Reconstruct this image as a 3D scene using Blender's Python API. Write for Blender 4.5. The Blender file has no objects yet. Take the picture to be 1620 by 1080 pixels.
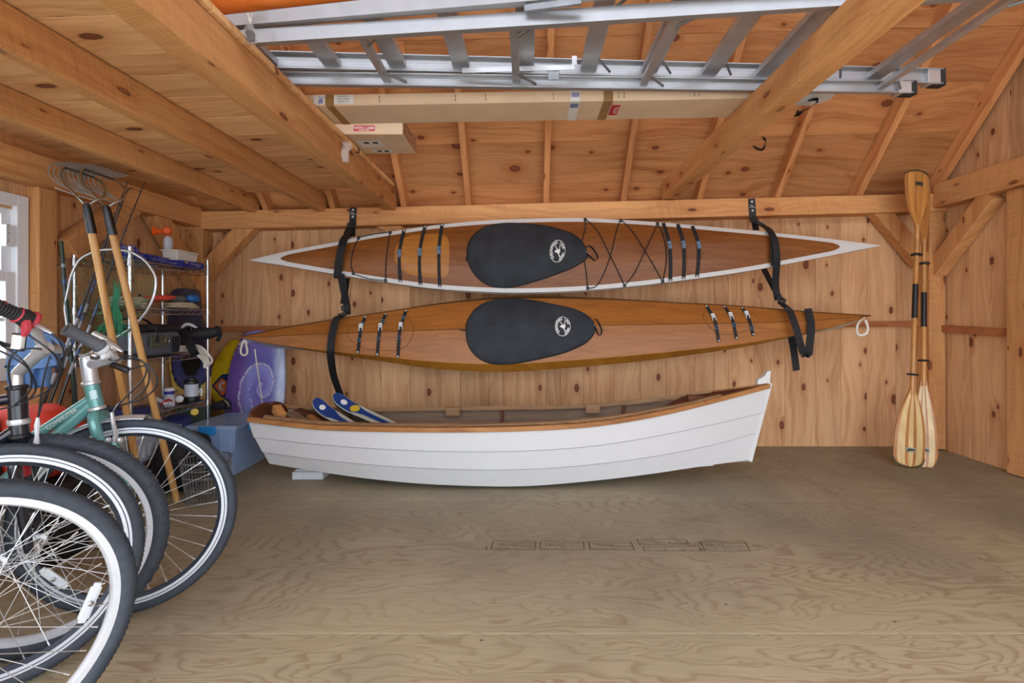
import bpy, bmesh, math, random
import numpy as np
from mathutils import Vector, Matrix, noise as mnoise
R = math.radians
V = Vector
sc = bpy.context.scene
COL = sc.collection
rnd = random.Random(7)
# ---- the photograph's camera: level, at standing-crouch height, looking along +Y
F, CX, CY, H = 800.0, 835.0, 500.0, 1.06
def W(px, py, Y): return V(((px-CX)/F*Y, Y, H+(CY-py)/F*Y))
def WZ(px, py, Z):
    Y = F*(H-Z)/(py-CY); return W(px, py, Y)
def WX(px, py, X):
    Y = X*F/(px-CX); return W(px, py, Y)
def srgb(r, g, b):
    f = lambda c: (c/255/12.92) if c/255 <= .04045 else ((c/255+.055)/1.055)**2.4
    return (f(r), f(g), f(b), 1)
# ---- mesh building
class MB:
    def __init__(s): s.v = []; s.f = []; s.m = []
    def add(s, vs, fs, mi=0):
        o = len(s.v); s.v += [tuple(p) for p in vs]
        s.f += [tuple(i+o for i in f) for f in fs]; s.m += [mi]*len(fs)
        return s
    def box(s, c, d, rot=None, mi=0):
        hx, hy, hz = d[0]/2, d[1]/2, d[2]/2
        vs = [V((x, y, z)) for x in (-hx, hx) for y in (-hy, hy) for z in (-hz, hz)]
        if rot is not None: vs = [rot @ p for p in vs]
        c = V(c)
        return s.add([p+c for p in vs], [(0,1,3,2),(4,6,7,5),(0,4,5,1),(2,3,7,6),(0,2,6,4),(1,5,7,3)], mi)
    def bar(s, a, b, w, h, up=(0,0,1), mi=0, w2=None, h2=None):
        """square bar from a to b: w across, h along up"""
        a, b = V(a), V(b); t = (b-a).normalized(); up = V(up)
        x = t.cross(up)
        if x.length < 1e-4: x = t.cross(V((1,0,0)))
        x.normalize(); u = x.cross(t).normalized()
        w2 = w if w2 is None else w2; h2 = h if h2 is None else h2
        vs = [a+x*sx*w/2+u*sz*h/2 for sx, sz in ((-1,-1),(1,-1),(1,1),(-1,1))]+[b+x*sx*w2/2+u*sz*h2/2 for sx, sz in ((-1,-1),(1,-1),(1,1),(-1,1))]
        return s.add(vs, [(3,2,1,0),(4,5,6,7),(0,1,5,4),(1,2,6,5),(2,3,7,6),(3,0,4,7)], mi)
    def tube(s, pts, r, n=8, closed=False, cap=True, mi=0, flat=1.0):
        pts = [V(p) for p in pts]
        N = len(pts); rs = r if isinstance(r, (list, tuple)) else [r]*N
        T = []
        for i in range(N):
            a = pts[(i-1) % N] if (closed or i > 0) else pts[i]
            b = pts[(i+1) % N] if (closed or i < N-1) else pts[i]
            t = b-a; T.append(t.normalized() if t.length > 1e-9 else V((0,0,1)))
        ref = V((0,0,1)) if abs(T[0].z) < .9 else V((1,0,0))
        x = T[0].cross(ref).normalized(); rings = []
        for i in range(N):
            x = (x - T[i]*x.dot(T[i]))
            if x.length < 1e-6: x = T[i].orthogonal()
            x.normalize(); y = T[i].cross(x)
            rings.append([pts[i]+(x*math.cos(2*math.pi*k/n)+y*flat*math.sin(2*math.pi*k/n))*rs[i] for k in range(n)])
        return s.loft(rings, closed, cap, mi)
    def loft(s, rings, closed=False, cap=True, mi=0, ring_closed=True):
        n = len(rings[0]); N = len(rings); vs = [p for r in rings for p in r]; fs = []
        for i in range(N if closed else N-1):
            j = (i+1) % N
            for k in range(n if ring_closed else n-1):
                l = (k+1) % n; fs.append((i*n+k, i*n+l, j*n+l, j*n+k))
        if cap and not closed and ring_closed:
            fs.append(tuple(range(n-1, -1, -1))); fs.append(tuple((N-1)*n+k for k in range(n)))
        return s.add(vs, fs, mi)
    def lathe(s, prof, base, axis=(0,0,1), n=20, mi=0, cap=True, ref=None):
        """prof: list of (radius, height along axis)"""
        a = V(axis).normalized(); x = V(ref) if ref else a.orthogonal()
        x = (x-a*x.dot(a)).normalized(); y = a.cross(x); base = V(base)
        rings = [[base+a*h+(x*math.cos(2*math.pi*k/n)+y*math.sin(2*math.pi*k/n))*max(r, 1e-4) for k in range(n)] for r, h in prof]
        return s.loft(rings, False, cap, mi)
    def ribbon(s, pts, wd, w, t=.003, mi=0):
        """flat strap along pts, its width along wd (a vector or one per point)"""
        pts = [V(p) for p in pts]; N = len(pts); rings = []
        for i in range(N):
            d = V(wd[i]) if isinstance(wd, list) else V(wd)
            tg = (pts[min(i+1, N-1)]-pts[max(i-1, 0)]).normalized()
            d = (d-tg*d.dot(tg)).normalized(); nn = tg.cross(d)
            ww = w[i] if isinstance(w, list) else w
            rings.append([pts[i]+d*ww/2+nn*t/2, pts[i]-d*ww/2+nn*t/2, pts[i]-d*ww/2-nn*t/2, pts[i]+d*ww/2-nn*t/2])
        return s.loft(rings, False, True, mi)
    def prism(s, out, e1, e2, o, ext, mi=0):
        """2-D outline extruded by vector ext"""
        o, e1, e2, ext = V(o), V(e1), V(e2), V(ext); n = len(out)
        a = [o+e1*p[0]+e2*p[1] for p in out]
        return s.add(a+[p+ext for p in a], [tuple(range(n-1, -1, -1)), tuple(range(n, 2*n))]+[(i, (i+1) % n, n+(i+1) % n, n+i) for i in range(n)], mi)
    def ball(s, c, r, n=12, mi=0, sc_=(1,1,1)):
        c = V(c); rings = []; m = max(4, n//2)
        for i in range(m+1):
            a = -math.pi/2+math.pi*i/m; rr = max(math.cos(a), 1e-3)
            rings.append([c+V((math.cos(2*math.pi*k/n)*rr*r*sc_[0], math.sin(2*math.pi*k/n)*rr*r*sc_[1], math.sin(a)*r*sc_[2])) for k in range(n)])
        return s.loft(rings, False, True, mi)
    def build(s, name, mat, parent=None, smooth=True, bev=0, label=None, sharp=35, sub=0, solid=0):
        me = bpy.data.meshes.new(name); me.from_pydata(s.v, [], s.f)
        mats = mat if isinstance(mat, (list, tuple)) else [mat]
        for m in mats: me.materials.append(m)
        for p, mi in zip(me.polygons, s.m): p.material_index = min(mi, len(mats)-1)
        me.validate(); me.update()
        bm = bmesh.new(); bm.from_mesh(me); bmesh.ops.recalc_face_normals(bm, faces=bm.faces); bm.to_mesh(me); bm.free()
        if smooth:
            me.polygons.foreach_set('use_smooth', [True]*len(me.polygons)); me.set_sharp_from_angle(angle=R(sharp))
        o = bpy.data.objects.new(name, me); COL.objects.link(o)
        if parent is not None:
            o.parent = parent
            if parent.type == 'EMPTY': o.matrix_parent_inverse = Matrix.Translation(-V(parent.location))
        if label: o['label'] = label
        if solid: m = o.modifiers.new('solid', 'SOLIDIFY'); m.thickness = solid; m.offset = 0
        if bev:
            m = o.modifiers.new('bevel', 'BEVEL'); m.width = bev; m.segments = 2; m.limit_method = 'ANGLE'
        if sub: m = o.modifiers.new('sub', 'SUBSURF'); m.levels = sub; m.render_levels = sub
        return o
def tag(o, label=None, cat=None, group=None, kind=None):
    if label: o['label'] = label
    if cat: o['category'] = cat
    if group: o['group'] = group
    if kind: o['kind'] = kind
    return o
def thing(name, label, cat, loc=(0,0,0), group=None):
    o = bpy.data.objects.new(name, None); o.empty_display_size = .05; COL.objects.link(o); o.location = loc
    return tag(o, label, cat, group)
def struct(o, label=None): o['kind'] = 'structure'; return tag(o, label)
def spline(pts, n=12, closed=False):
    """Catmull-Rom through points (tuples of any length)"""
    P = [np.array(p, float) for p in pts]; N = len(P); out = []
    for i in range(N if closed else N-1):
        g = lambda k: P[k % N] if closed else P[min(max(k, 0), N-1)]
        a, b, c, d = g(i-1), g(i), g(i+1), g(i+2)
        for j in range(n):
            t = j/n; out.append(.5*((2*b)+(c-a)*t+(2*a-5*b+4*c-d)*t*t+(3*b-a-3*c+d)*t**3))
    if not closed: out.append(P[-1])
    return [tuple(p) for p in out]
def interp(pts):
    """smooth single-valued function through (x,y) (monotone cubic)"""
    xs = np.array([p[0] for p in pts], float); ys = np.array([p[1] for p in pts], float)
    h = np.diff(xs); dl = np.diff(ys)/h; m = np.zeros(len(xs))
    for i in range(1, len(xs)-1):
        m[i] = (dl[i-1]*h[i]+dl[i]*h[i-1])/(h[i]+h[i-1])
    m[0] = dl[0]; m[-1] = dl[-1]
    def f(x):
        x = min(max(x, xs[0]), xs[-1]); i = min(int(np.searchsorted(xs, x, 'right'))-1, len(h)-1); i = max(i, 0)
        t = (x-xs[i])/h[i]; hh = h[i]
        return float((2*t**3-3*t*t+1)*ys[i]+(t**3-2*t*t+t)*hh*m[i]+(-2*t**3+3*t*t)*ys[i+1]+(t**3-t*t)*hh*m[i+1])
    return f
def text2d(s, size=1.0, bold=0.0):
    """flat letters as (verts2d, faces), baseline at 0, starting at x=0"""
    cu = bpy.data.curves.new('t', 'FONT'); cu.body = s; cu.size = size; cu.resolution_u = 2; cu.offset = bold
    o = bpy.data.objects.new('t', cu); COL.objects.link(o)
    dg = bpy.context.evaluated_depsgraph_get(); dg.update()
    me = bpy.data.meshes.new_from_object(o.evaluated_get(dg))
    vs = [(v.co.x, v.co.y) for v in me.vertices]; fs = [tuple(p.vertices) for p in me.polygons]
    bpy.data.objects.remove(o); bpy.data.curves.remove(cu); bpy.data.meshes.remove(me)
    return vs, fs
def put_text(mb, s, size, o, e1, e2, align='c', bold=0.0, mi=0):
    vs, fs = text2d(s, size, bold)
    if not vs: return mb
    w = max(p[0] for p in vs); off = {'c': -w/2, 'l': 0, 'r': -w}[align]
    o, e1, e2 = V(o), V(e1).normalized(), V(e2).normalized()
    return mb.add([o+e1*(p[0]+off)+e2*p[1] for p in vs], fs, mi)
# ---- materials
class NT:
    def __init__(s, name):
        s.mat = bpy.data.materials.new(name); s.mat.use_nodes = True; s.t = s.mat.node_tree; s.n = s.t.nodes; s.l = s.t.links
        s.b = s.n['Principled BSDF']
    def new(s, t, **kw):
        n = s.n.new(t)
        for k, v in kw.items(): setattr(n, k, v)
        return n
    def link(s, a, b): s.l.new(a, b)
    def val(s, sock, v):
        if isinstance(v, bpy.types.NodeSocket): s.link(v, sock)
        else: sock.default_value = v
    def math(s, op, a, b=None, c=None, clamp=False):
        n = s.new('ShaderNodeMath', operation=op, use_clamp=clamp)
        s.val(n.inputs[0], a)
        if b is not None: s.val(n.inputs[1], b)
        if c is not None: s.val(n.inputs[2], c)
        return n.outputs[0]
    def xyz(s, v):
        n = s.new('ShaderNodeSeparateXYZ'); s.link(v, n.inputs[0]); return n.outputs
    def comb(s, x, y, z):
        n = s.new('ShaderNodeCombineXYZ'); s.val(n.inputs[0], x); s.val(n.inputs[1], y); s.val(n.inputs[2], z); return n.outputs[0]
    def noise(s, v, scale=5, detail=4, rough=.55, dist=0):
        n = s.new('ShaderNodeTexNoise'); s.link(v, n.inputs['Vector']); n.inputs['Scale'].default_value = scale
        n.inputs['Detail'].default_value = detail; n.inputs['Roughness'].default_value = rough; n.inputs['Distortion'].default_value = dist
        return n.outputs['Fac']
    def ramp(s, f, stops, interp='LINEAR'):
        n = s.new('ShaderNodeValToRGB'); n.color_ramp.interpolation = interp; s.link(f, n.inputs[0]); e = n.color_ramp.elements
        while len(e) < len(stops): e.new(.5)
        for el, (p, c) in zip(e, stops):
            el.position = p; el.color = c if isinstance(c, (tuple, list)) else (c, c, c, 1)
        return n.outputs[0]
    def mix(s, f, a, b, mode='MIX'):
        n = s.new('ShaderNodeMix', data_type='RGBA', blend_type=mode); s.val(n.inputs[0], f); s.val(n.inputs[6], a); s.val(n.inputs[7], b); return n.outputs[2]
    def bump(s, h, strength=.2, dist=.01):
        n = s.new('ShaderNodeBump'); n.inputs['Strength'].default_value = strength; n.inputs['Distance'].default_value = dist
        s.link(h, n.inputs['Height']); s.link(n.outputs[0], s.b.inputs['Normal'])
    def out(s, col, rough=.6, metal=0, spec=None, coat=0):
        s.val(s.b.inputs['Base Color'], col); s.val(s.b.inputs['Roughness'], rough); s.b.inputs['Metallic'].default_value = metal
        if spec is not None: s.b.inputs['Specular IOR Level'].default_value = spec
        if coat: s.b.inputs['Coat Weight'].default_value = coat; s.b.inputs['Coat Roughness'].default_value = .12
        return s.mat
def plain(name, c, rough=.5, metal=0, noise=.06, nscale=30, spec=None, coat=0, bump=0):
    t = NT(name); g = t.new('ShaderNodeTexCoord').outputs['Object']
    f = t.noise(g, nscale, 5)
    k = lambda a: tuple(min(1, max(0, x*a)) for x in c[:3])+(1,)
    col = t.ramp(f, [(.3, k(1-noise*1.5)), (.7, k(1+noise))])
    if bump: t.bump(f, bump, .004)
    return t.out(col, rough, metal, spec, coat)
def wood(name, axis, base, dark, knot=0.0, grain=1.0, rough=.65, vary=.18, saw=0, knot_c=srgb(84, 42, 26), kscale=(4.2, 2.2), coat=0, spec=.3, acv=None, alv=None):
    """boards with the grain along an axis; each loose board of a mesh gets its own tone and figure"""
    t = NT(name); tc = t.new('ShaderNodeTexCoord').outputs['Object']; x, y, z = t.xyz(tc)
    isl = t.new('ShaderNodeNewGeometry').outputs['Random Per Island']
    oi = t.new('ShaderNodeObjectInfo').outputs['Random']
    r = t.math('FRACT', t.math('ADD', isl, oi))
    al = {'X': x, 'Y': y, 'Z': z}[axis]; oth = [c for a, c in (('X', x), ('Y', y), ('Z', z)) if a != axis]
    ac = t.math('ADD', oth[0], t.math('MULTIPLY', oth[1], 1.0))
    dot = lambda c: t.math('ADD', t.math('ADD', t.math('MULTIPLY', x, c[0]), t.math('MULTIPLY', y, c[1])), t.math('MULTIPLY', z, c[2]))
    if acv: ac = dot(acv)
    if alv: al = dot(alv)
    rs = t.math('MULTIPLY', r, 41.7)
    # slow wander of the grain
    vw = t.comb(t.math('MULTIPLY', ac, 3.0), t.math('MULTIPLY', al, 1.1), rs)
    wob = t.noise(vw, 1.0, 2)
    # knots
    kv = t.comb(t.math('ADD', t.math('MULTIPLY', ac, kscale[0]), t.math('MULTIPLY', rs, 5.3)), t.math('ADD', t.math('MULTIPLY', al, kscale[1]), t.math('MULTIPLY', rs, 3.7)), 0.0)
    vo = t.new('ShaderNodeTexVoronoi', feature='F1', voronoi_dimensions='2D'); t.link(kv, vo.inputs['Vector']); vo.inputs['Scale'].default_value = 1; vo.inputs['Randomness'].default_value = 1
    kd = t.math('ADD', vo.outputs['Distance'], t.math('MULTIPLY', t.math('SUBTRACT', t.noise(tc, 40, 3), .5), .05))
    kr = t.xyz(vo.outputs['Color'])[0]
    on = t.math('LESS_THAN', kr, knot)
    size = t.math('ADD', .05, t.math('MULTIPLY', t.math('POWER', t.math('DIVIDE', kr, max(knot, .01)), 2), .11))
    rel = t.math('DIVIDE', kd, size)
    # grain lines bend round the knots
    bend = t.math('MULTIPLY', t.math('MULTIPLY', on, t.math('POWER', 2.718, t.math('MULTIPLY', rel, -.55))), .45)
    gc = t.math('ADD', t.math('ADD', t.math('MULTIPLY', ac, 9.0*grain), t.math('MULTIPLY', wob, 2.6)), bend)
    g1 = t.noise(t.comb(t.math('MULTIPLY', gc, 3.0), t.math('MULTIPLY', al, .7), rs), 1.0, 4, .6)
    g2 = t.noise(t.comb(t.math('MULTIPLY', ac, 160), t.math('MULTIPLY', al, 5), rs), 1.0, 3, .6)
    g3 = t.noise(t.comb(t.math('MULTIPLY', ac, 2.5), t.math('MULTIPLY', al, 1.2), t.math('ADD', rs, 9)), 1.0, 3)
    f = t.math('ADD', t.math('MULTIPLY', g1, .72), t.math('MULTIPLY', g2, .32))
    f = t.math('ADD', f, t.math('MULTIPLY', t.math('SUBTRACT', g3, .5), .5))
    col = t.ramp(f, [(.33, dark), (.58, base), (.80, tuple(min(1, c*1.16) for c in base[:3])+(1,))])
    # tone of each board
    tone = t.ramp(r, [(0, 1-vary), (.5, 1.0), (1, 1+vary*.8)])
    col = t.mix(1.0, col, tone, 'MULTIPLY')
    if knot > 0:
        halo = t.math('MULTIPLY', on, t.ramp(t.math('MULTIPLY', rel, .33), [(.2, 1), (1, 0)]))
        col = t.mix(t.math('MULTIPLY', halo, .45), col, tuple(a*b for a, b in zip(dark, (.85, .62, .5, 1))))
        core = t.math('MULTIPLY', on, t.ramp(rel, [(.75, 1), (1.0, 0)]))
        kc = t.mix(t.ramp(rel, [(.35, 0), (.8, 1)]), tuple(min(1, c*2.0) for c in knot_c[:3])+(1,), knot_c)
        col = t.mix(t.math('MULTIPLY', core, .9), col, kc)
    if saw:
        sw = t.noise(t.comb(t.math('MULTIPLY', ac, 4), t.math('ADD', t.math('MULTIPLY', al, 170), t.math('MULTIPLY', ac, 50)), rs), 1.0, 2)
        pt = t.ramp(t.noise(tc, 3.0, 2), [(.42, 0), (.62, 1)])
        col = t.mix(t.math('MULTIPLY', pt, saw), col, t.mix(t.ramp(sw, [(.35, 0), (.6, 1)]), tuple(c*.62 for c in dark[:3])+(1,), tuple(min(1, c*1.12) for c in base[:3])+(1,)))
        t.bump(sw, .25, .004)
    else:
        t.bump(f, .12, .004)
    return t.out(col, rough, 0, spec, coat)
M = {}
M['wall_pine'] = wood('wall_pine', 'Z', srgb(217, 172, 127), srgb(187, 135, 91), knot=.5, vary=.15, kscale=(5.6, 3.2))
M['roof_pine'] = wood('roof_pine', 'X', srgb(192, 134, 84), srgb(156, 96, 52), knot=.5, vary=.16, kscale=(5.2, 3.2), acv=(0, -.69, .72))
M['loft_pine'] = wood('loft_pine', 'X', srgb(236, 188, 134), srgb(208, 152, 98), knot=.5, vary=.14, kscale=(4.8, 2.4))
for a in 'XYZ':
    M['beam'+a] = wood('rough_sawn_beam_'+a.lower(), a, srgb(216, 160, 104), srgb(188, 126, 74), knot=.35, vary=.08, saw=.32, kscale=(9, 3.2))
M['rafter'] = wood('rafter_pine', 'Y', srgb(206, 146, 94), srgb(176, 110, 64), knot=.4, vary=.14, kscale=(9, 3.6), acv=(1, .72, .69), alv=(0, -.69, .72))
M['trim_old'] = wood('darkened_pine', 'X', srgb(176, 112, 70), srgb(146, 86, 50), knot=.2, vary=.05)
def ply():
    t = NT('plywood_floor'); tc = t.new('ShaderNodeTexCoord').outputs['Object']; x, y, z = t.xyz(tc)
    isl = t.new('ShaderNodeNewGeometry').outputs['Random Per Island']
    rs = t.math('MULTIPLY', isl, 23.0)
    warp = t.noise(t.comb(t.math('MULTIPLY', x, 2.2), t.math('MULTIPLY', y, 7), rs), 1.0, 3)
    n1 = t.noise(t.comb(t.math('MULTIPLY', x, .8), t.math('ADD', t.math('MULTIPLY', y, 3.6), t.math('MULTIPLY', warp, .9)), rs), 1.0, 2.0, .45)
    bands = t.math('FRACT', t.math('MULTIPLY', n1, 34))
    line = t.ramp(bands, [(0, 1), (.14, .7), (.36, .1), (.7, 0), (.93, .25), (1, 1)])
    fine = t.noise(t.comb(t.math('MULTIPLY', x, 6), t.math('MULTIPLY', y, 130), rs), 1.0, 3)
    patch = t.noise(t.comb(t.math('MULTIPLY', x, .9), t.math('MULTIPLY', y, 1.6), rs), 1.0, 3)
    amt = t.math('MULTIPLY', line, t.ramp(patch, [(.3, .32), (.65, .85)]))
    col = t.mix(amt, srgb(210, 197, 164), srgb(166, 140, 106))
    col = t.mix(t.math('MULTIPLY', t.ramp(fine, [(.4, 0), (.65, 1)]), .25), col, srgb(150, 132, 106))
    col = t.mix(1.0, col, t.ramp(isl, [(0, .9), (1, 1.06)]), 'MULTIPLY')
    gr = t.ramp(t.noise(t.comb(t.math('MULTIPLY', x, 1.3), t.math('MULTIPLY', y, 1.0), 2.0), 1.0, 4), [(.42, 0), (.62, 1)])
    # dirty grey patches; darkening towards the back wall is light falloff painted in
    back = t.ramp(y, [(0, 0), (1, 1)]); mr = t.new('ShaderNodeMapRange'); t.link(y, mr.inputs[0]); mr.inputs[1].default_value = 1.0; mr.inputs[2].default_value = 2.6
    dirt_shade = t.math('MULTIPLY', t.math('ADD', t.math('MULTIPLY', gr, .35), mr.outputs[0]), .72, clamp=True)
    col = t.mix(dirt_shade, col, t.mix(t.math('MULTIPLY', amt, .6), srgb(136, 128, 108), srgb(104, 92, 74)))
    sp = t.new('ShaderNodeTexVoronoi'); t.link(tc, sp.inputs['Vector']); sp.inputs['Scale'].default_value = 9
    spot = t.math('MULTIPLY', t.math('LESS_THAN', sp.outputs['Distance'], .055), t.math('GREATER_THAN', t.xyz(sp.outputs['Color'])[1], .72))
    col = t.mix(t.math('MULTIPLY', spot, .7), col, srgb(70, 56, 42))
    t.bump(t.math('ADD', amt, fine), .08, .003)
    return t.out(col, t.math('ADD', .48, t.math('MULTIPLY', dirt_shade, .2)), 0, .35)
M['ply'] = ply()
M['white_paint'] = plain('white_hull_paint', srgb(213, 214, 214), .5, noise=.012, nscale=9)
M['white_trim'] = plain('white_window_trim', srgb(232, 236, 242), .4, noise=.02)
M['black_web'] = plain('black_webbing', srgb(26, 28, 32), .75, noise=.25, nscale=260, bump=.3)
M['black_rub'] = plain('black_rubber', srgb(34, 36, 40), .7, noise=.2, nscale=60)
M['black_pl'] = plain('black_plastic', srgb(24, 25, 28), .4, noise=.1)
M['blue_pl'] = plain('grey_blue_buckle', srgb(96, 122, 146), .35, noise=.08)
M['chrome'] = plain('chrome_wire', srgb(200, 204, 208), .22, 1, noise=.04)
M['alu'] = plain('brushed_aluminium', srgb(196, 196, 198), .4, .7, noise=.08, nscale=12)
M['alu_white'] = plain('bright_aluminium', srgb(176, 177, 180), .45, .7, noise=.05, nscale=12)
M['galv'] = plain('galvanised_steel', srgb(150, 154, 158), .45, .85, noise=.15, nscale=25)
M['steel'] = plain('polished_steel', srgb(178, 182, 188), .25, 1, noise=.05)
M['dark_steel'] = plain('dark_steel', srgb(70, 72, 76), .4, .9, noise=.1)
M['screw'] = plain('bright_screw', srgb(210, 212, 214), .3, .8, noise=.02)
M['neo'] = plain('black_neoprene', srgb(44, 49, 56), .82, noise=.28, nscale=7, bump=.15)
M['white_ink'] = plain('white_ink', srgb(232, 234, 232), .6, noise=.02)
M['black_ink'] = plain('black_ink', srgb(46, 44, 40), .8, noise=.02); M['faded_ink'] = plain('faded_ink', srgb(84, 78, 64), .8, noise=.02)
M['white_cord'] = plain('white_cord', srgb(226, 222, 210), .8, noise=.1, nscale=120, bump=.4)
M['tan_rope'] = plain('tan_rope', srgb(196, 184, 158), .85, noise=.2, nscale=160, bump=.5)
def okoume(name, base, dark, scale=1.0, coat=.08, rough=.42):
    t = NT(name); tc = t.new('ShaderNodeTexCoord').outputs['Object']; x, y, z = t.xyz(tc)
    w = t.noise(t.comb(t.math('MULTIPLY', x, 2.2), t.math('MULTIPLY', t.math('ADD', z, y), 9), 0.0), 1.0, 3)
    g = t.noise(t.comb(t.math('MULTIPLY', x, 3.0), t.math('ADD', t.math('MULTIPLY', t.math('ADD', z, y), 55), t.math('MULTIPLY', w, 9)), 1.0), 1.0, 4)
    f2 = t.noise(t.comb(t.math('MULTIPLY', x, 1.3), t.math('MULTIPLY', z, 6), 4.0), 1.0, 3)
    f = t.math('ADD', t.math('MULTIPLY', g, .6), t.math('MULTIPLY', f2, .4))
    col = t.ramp(f, [(.3, dark), (.6, base), (.8, tuple(min(1, c*1.2) for c in base[:3])+(1,))])
    return t.out(col, rough, 0, .35, coat)
M['deck_a'] = okoume('varnished_deck_wood', srgb(140, 84, 34), srgb(104, 56, 20))
M['deck_b'] = okoume('amber_deck_wood', srgb(164, 104, 46), srgb(128, 74, 28))
M['hatch_w'] = okoume('light_hatch_wood', srgb(182, 122, 50), srgb(152, 92, 34))
M['strip_w'] = okoume('gold_side_panel', srgb(160, 106, 36), srgb(126, 78, 22))
M['seam'] = plain('dark_seam', srgb(78, 48, 26), .5)
M['rail_w'] = wood('gunwale_wood', 'X', srgb(176, 124, 74), srgb(140, 90, 48), vary=.05, coat=.2, rough=.45)
M['inwale_w'] = wood('weathered_inwale_wood', 'X', srgb(158, 124, 90), srgb(128, 96, 66), vary=.05)
M['inner_w'] = wood('weathered_planking', 'X', srgb(136, 112, 92), srgb(108, 84, 66), vary=.1)
M['dark_w'] = wood('dark_oiled_wood', 'X', srgb(104, 62, 40), srgb(78, 44, 28), vary=.05)
# ---- the barn: floor, walls, roof, loft, posts and beams
RT = lambda X: 1.945+.0246*X            # top of the wall plate, the old frame leans up to one side
BT = lambda X: 2.045+.022*X              # top of the tie beams
SL = 1.05                                # roof pitch
YW, XL, XR = 4.12, -2.70, 3.30
YF = -.45                                # open front
def roofZ(X, Y): return RT(X)+.02+SL*(YW-Y)
# floor: 4 x 8 ft plywood sheets, courses run across the room
mb = MB(); g = .0018
ys = [YF, .47, 1.69, 2.91, YW+.05]
for j in range(4):
    x = -4.0+(1.22 if j % 2 else 0)-.02
    xs = [XL-.1]
    for k in range(6):
        xx = x+2.438*k
        if XL < xx < XR: xs.append(xx)
    xs.append(XR+.1)
    if j == 1: xs = [XL-.1, -2.2, .9+1.7, XR+.1]
    if j == 2: xs = [XL-.1, -.45-.0*1, 1.985, XR+.1]
    if j == 2: xs = [XL-.1, 1.985, XR+.1]
    if j == 3: xs = [XL-.1, -1.6, 1.82, XR+.1]
    for a, b in zip(xs, xs[1:]):
        mb.box(((a+b)/2, (ys[j]+ys[j+1])/2, -.01), (b-a-2*g, ys[j+1]-ys[j]-2*g, .02))
struct(mb.build('floor', M['ply'], bev=.0012, smooth=False))
# lumber stamps printed on the sheet
def fp(px, py): return WZ(px, py, .0008)
mb = MB()
def stampbox(x0, x1, y0, y1, sk0=0, sk1=0, sides='tblr'):
    a, b, c, d = fp(x0, y0), fp(x1, y0), fp(x1+sk1, y1), fp(x0+sk0, y1)
    for s, p, q in (('t', a, b), ('r', b, c), ('b', d, c), ('l', a, d)):
        if s in sides: mb.bar(p, q, .0045 if s in 'lr' else .002, .0006)
def stamptext(s, px, py, size): put_text(mb, s, size, fp(px, py), (1,0,0), (0,1,0), 'l')
stampbox(780, 847, 856, 869, -3, 0); stampbox(855, 923, 856, 869, 0, 1); stampbox(931, 997, 856, 869, 3, 7)
stampbox(1008, 1085, 853, 861, 3, 5); stampbox(1017, 1105, 864, 871, 3, 5); stampbox(1107, 1178, 856, 871, 9, 9)
for x in (786, 861, 940, 1116): stamptext('TECO', x, 863, .034); stamptext('TESTED PLYWOOD', x+26, 860, .014); stamptext('INTERIOR TYPE', x+26, 864.5, .014); stamptext('MILL 1490      PS 1', x-2, 868.5, .015)
stamptext('III      2.4.1 Plywood      III', 1013, 860, .028); stamptext('T        4        1.5        18', 1024, 870, .026); stamptext('TEC', 1192, 866, .036)
mb.bar(fp(770, 863), fp(769, 870), .0045, .0006)
struct(mb.build('floor_stamp_markings', M['faded_ink'], smooth=False))
# back wall, vertical boards of mixed width
def vboards(lo, hi, z0, ztop, at, name, seed, axis):
    r = random.Random(seed); m = MB(); a = lo
    while a < hi-.01:
        w = r.choice([.115, .16, .19, .21, .235, .25]); b = min(a+w, hi)
        if hi-b < .06: b = hi
        c = (a+b)/2; zt0, zt1 = ztop(a), ztop(b); off = r.uniform(0, .003)
        if axis == 'X': vs = [(a+.0007, at+off, z0), (b-.0007, at+off, z0), (b-.0007, at+off, zt1), (a+.0007, at+off, zt0)]; ext = V((0, .022, 0))
        elif axis == 'R': vs = [(at+off, a+.0007, z0), (at+off, b-.0007, z0), (at+off, b-.0007, zt1), (at+off, a+.0007, zt0)]; ext = V((.022, 0, 0))
        else: vs = [(at-off, a+.0007, z0), (at-off, b-.0007, z0), (at-off, b-.0007, zt1), (at-off, a+.0007, zt0)]; ext = V((-.022, 0, 0))
        p = [V(q) for q in vs]
        m.add(p+[q+ext for q in p], [(0,1,2,3),(7,6,5,4),(0,4,5,1),(1,5,6,2),(2,6,7,3),(3,7,4,0)])
        a = b
    return m
m = vboards(XL-.02, XR+.02, -.02, lambda x: RT(x)+.02, YW, 0, 3, 'X'); m.box(((XL+XR)/2, YW+.04, 1.0), (XR-XL+.2, .015, 2.1)).build; struct(m.build('wall_back', M['wall_pine'], bev=.002, smooth=False))
struct(vboards(YF, YW+.02, -.02, lambda y: min(roofZ(XR, y)+.05, roofZ(XR, .75)+.05-SL*(.75-y)), XR, 0, 8, 'R').build('wall_right', M['wall_pine'], bev=.002, smooth=False))
# left wall with the window opening
WY0, WY1, WZ0, WZ1 = 1.75, 2.65, .80, 1.62
GB = lambda X, y: min(roofZ(X, y)+.05, roofZ(X, .75)+.05-SL*(.75-y))
LT = lambda y: GB(XL, y)
m = vboards(WY1, YW+.02, -.02, LT, XL, 0, 5, 'L')
m2 = vboards(YF, WY0, -.02, LT, XL, 0, 6, 'L'); m.add(m2.v, m2.f)
for z0, z1 in ((-.02, WZ0), (WZ1, 4.3)):
    for k in range(4):
        a = WY0+(WY1-WY0)*k/4; b = WY0+(WY1-WY0)*(k+1)/4
        m.box((XL-.011, (a+b)/2, (z0+z1)/2), (.022, b-a-.002, z1-z0))
struct(m.build('wall_left', M['wall_pine'], bev=.002, smooth=False))
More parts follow.
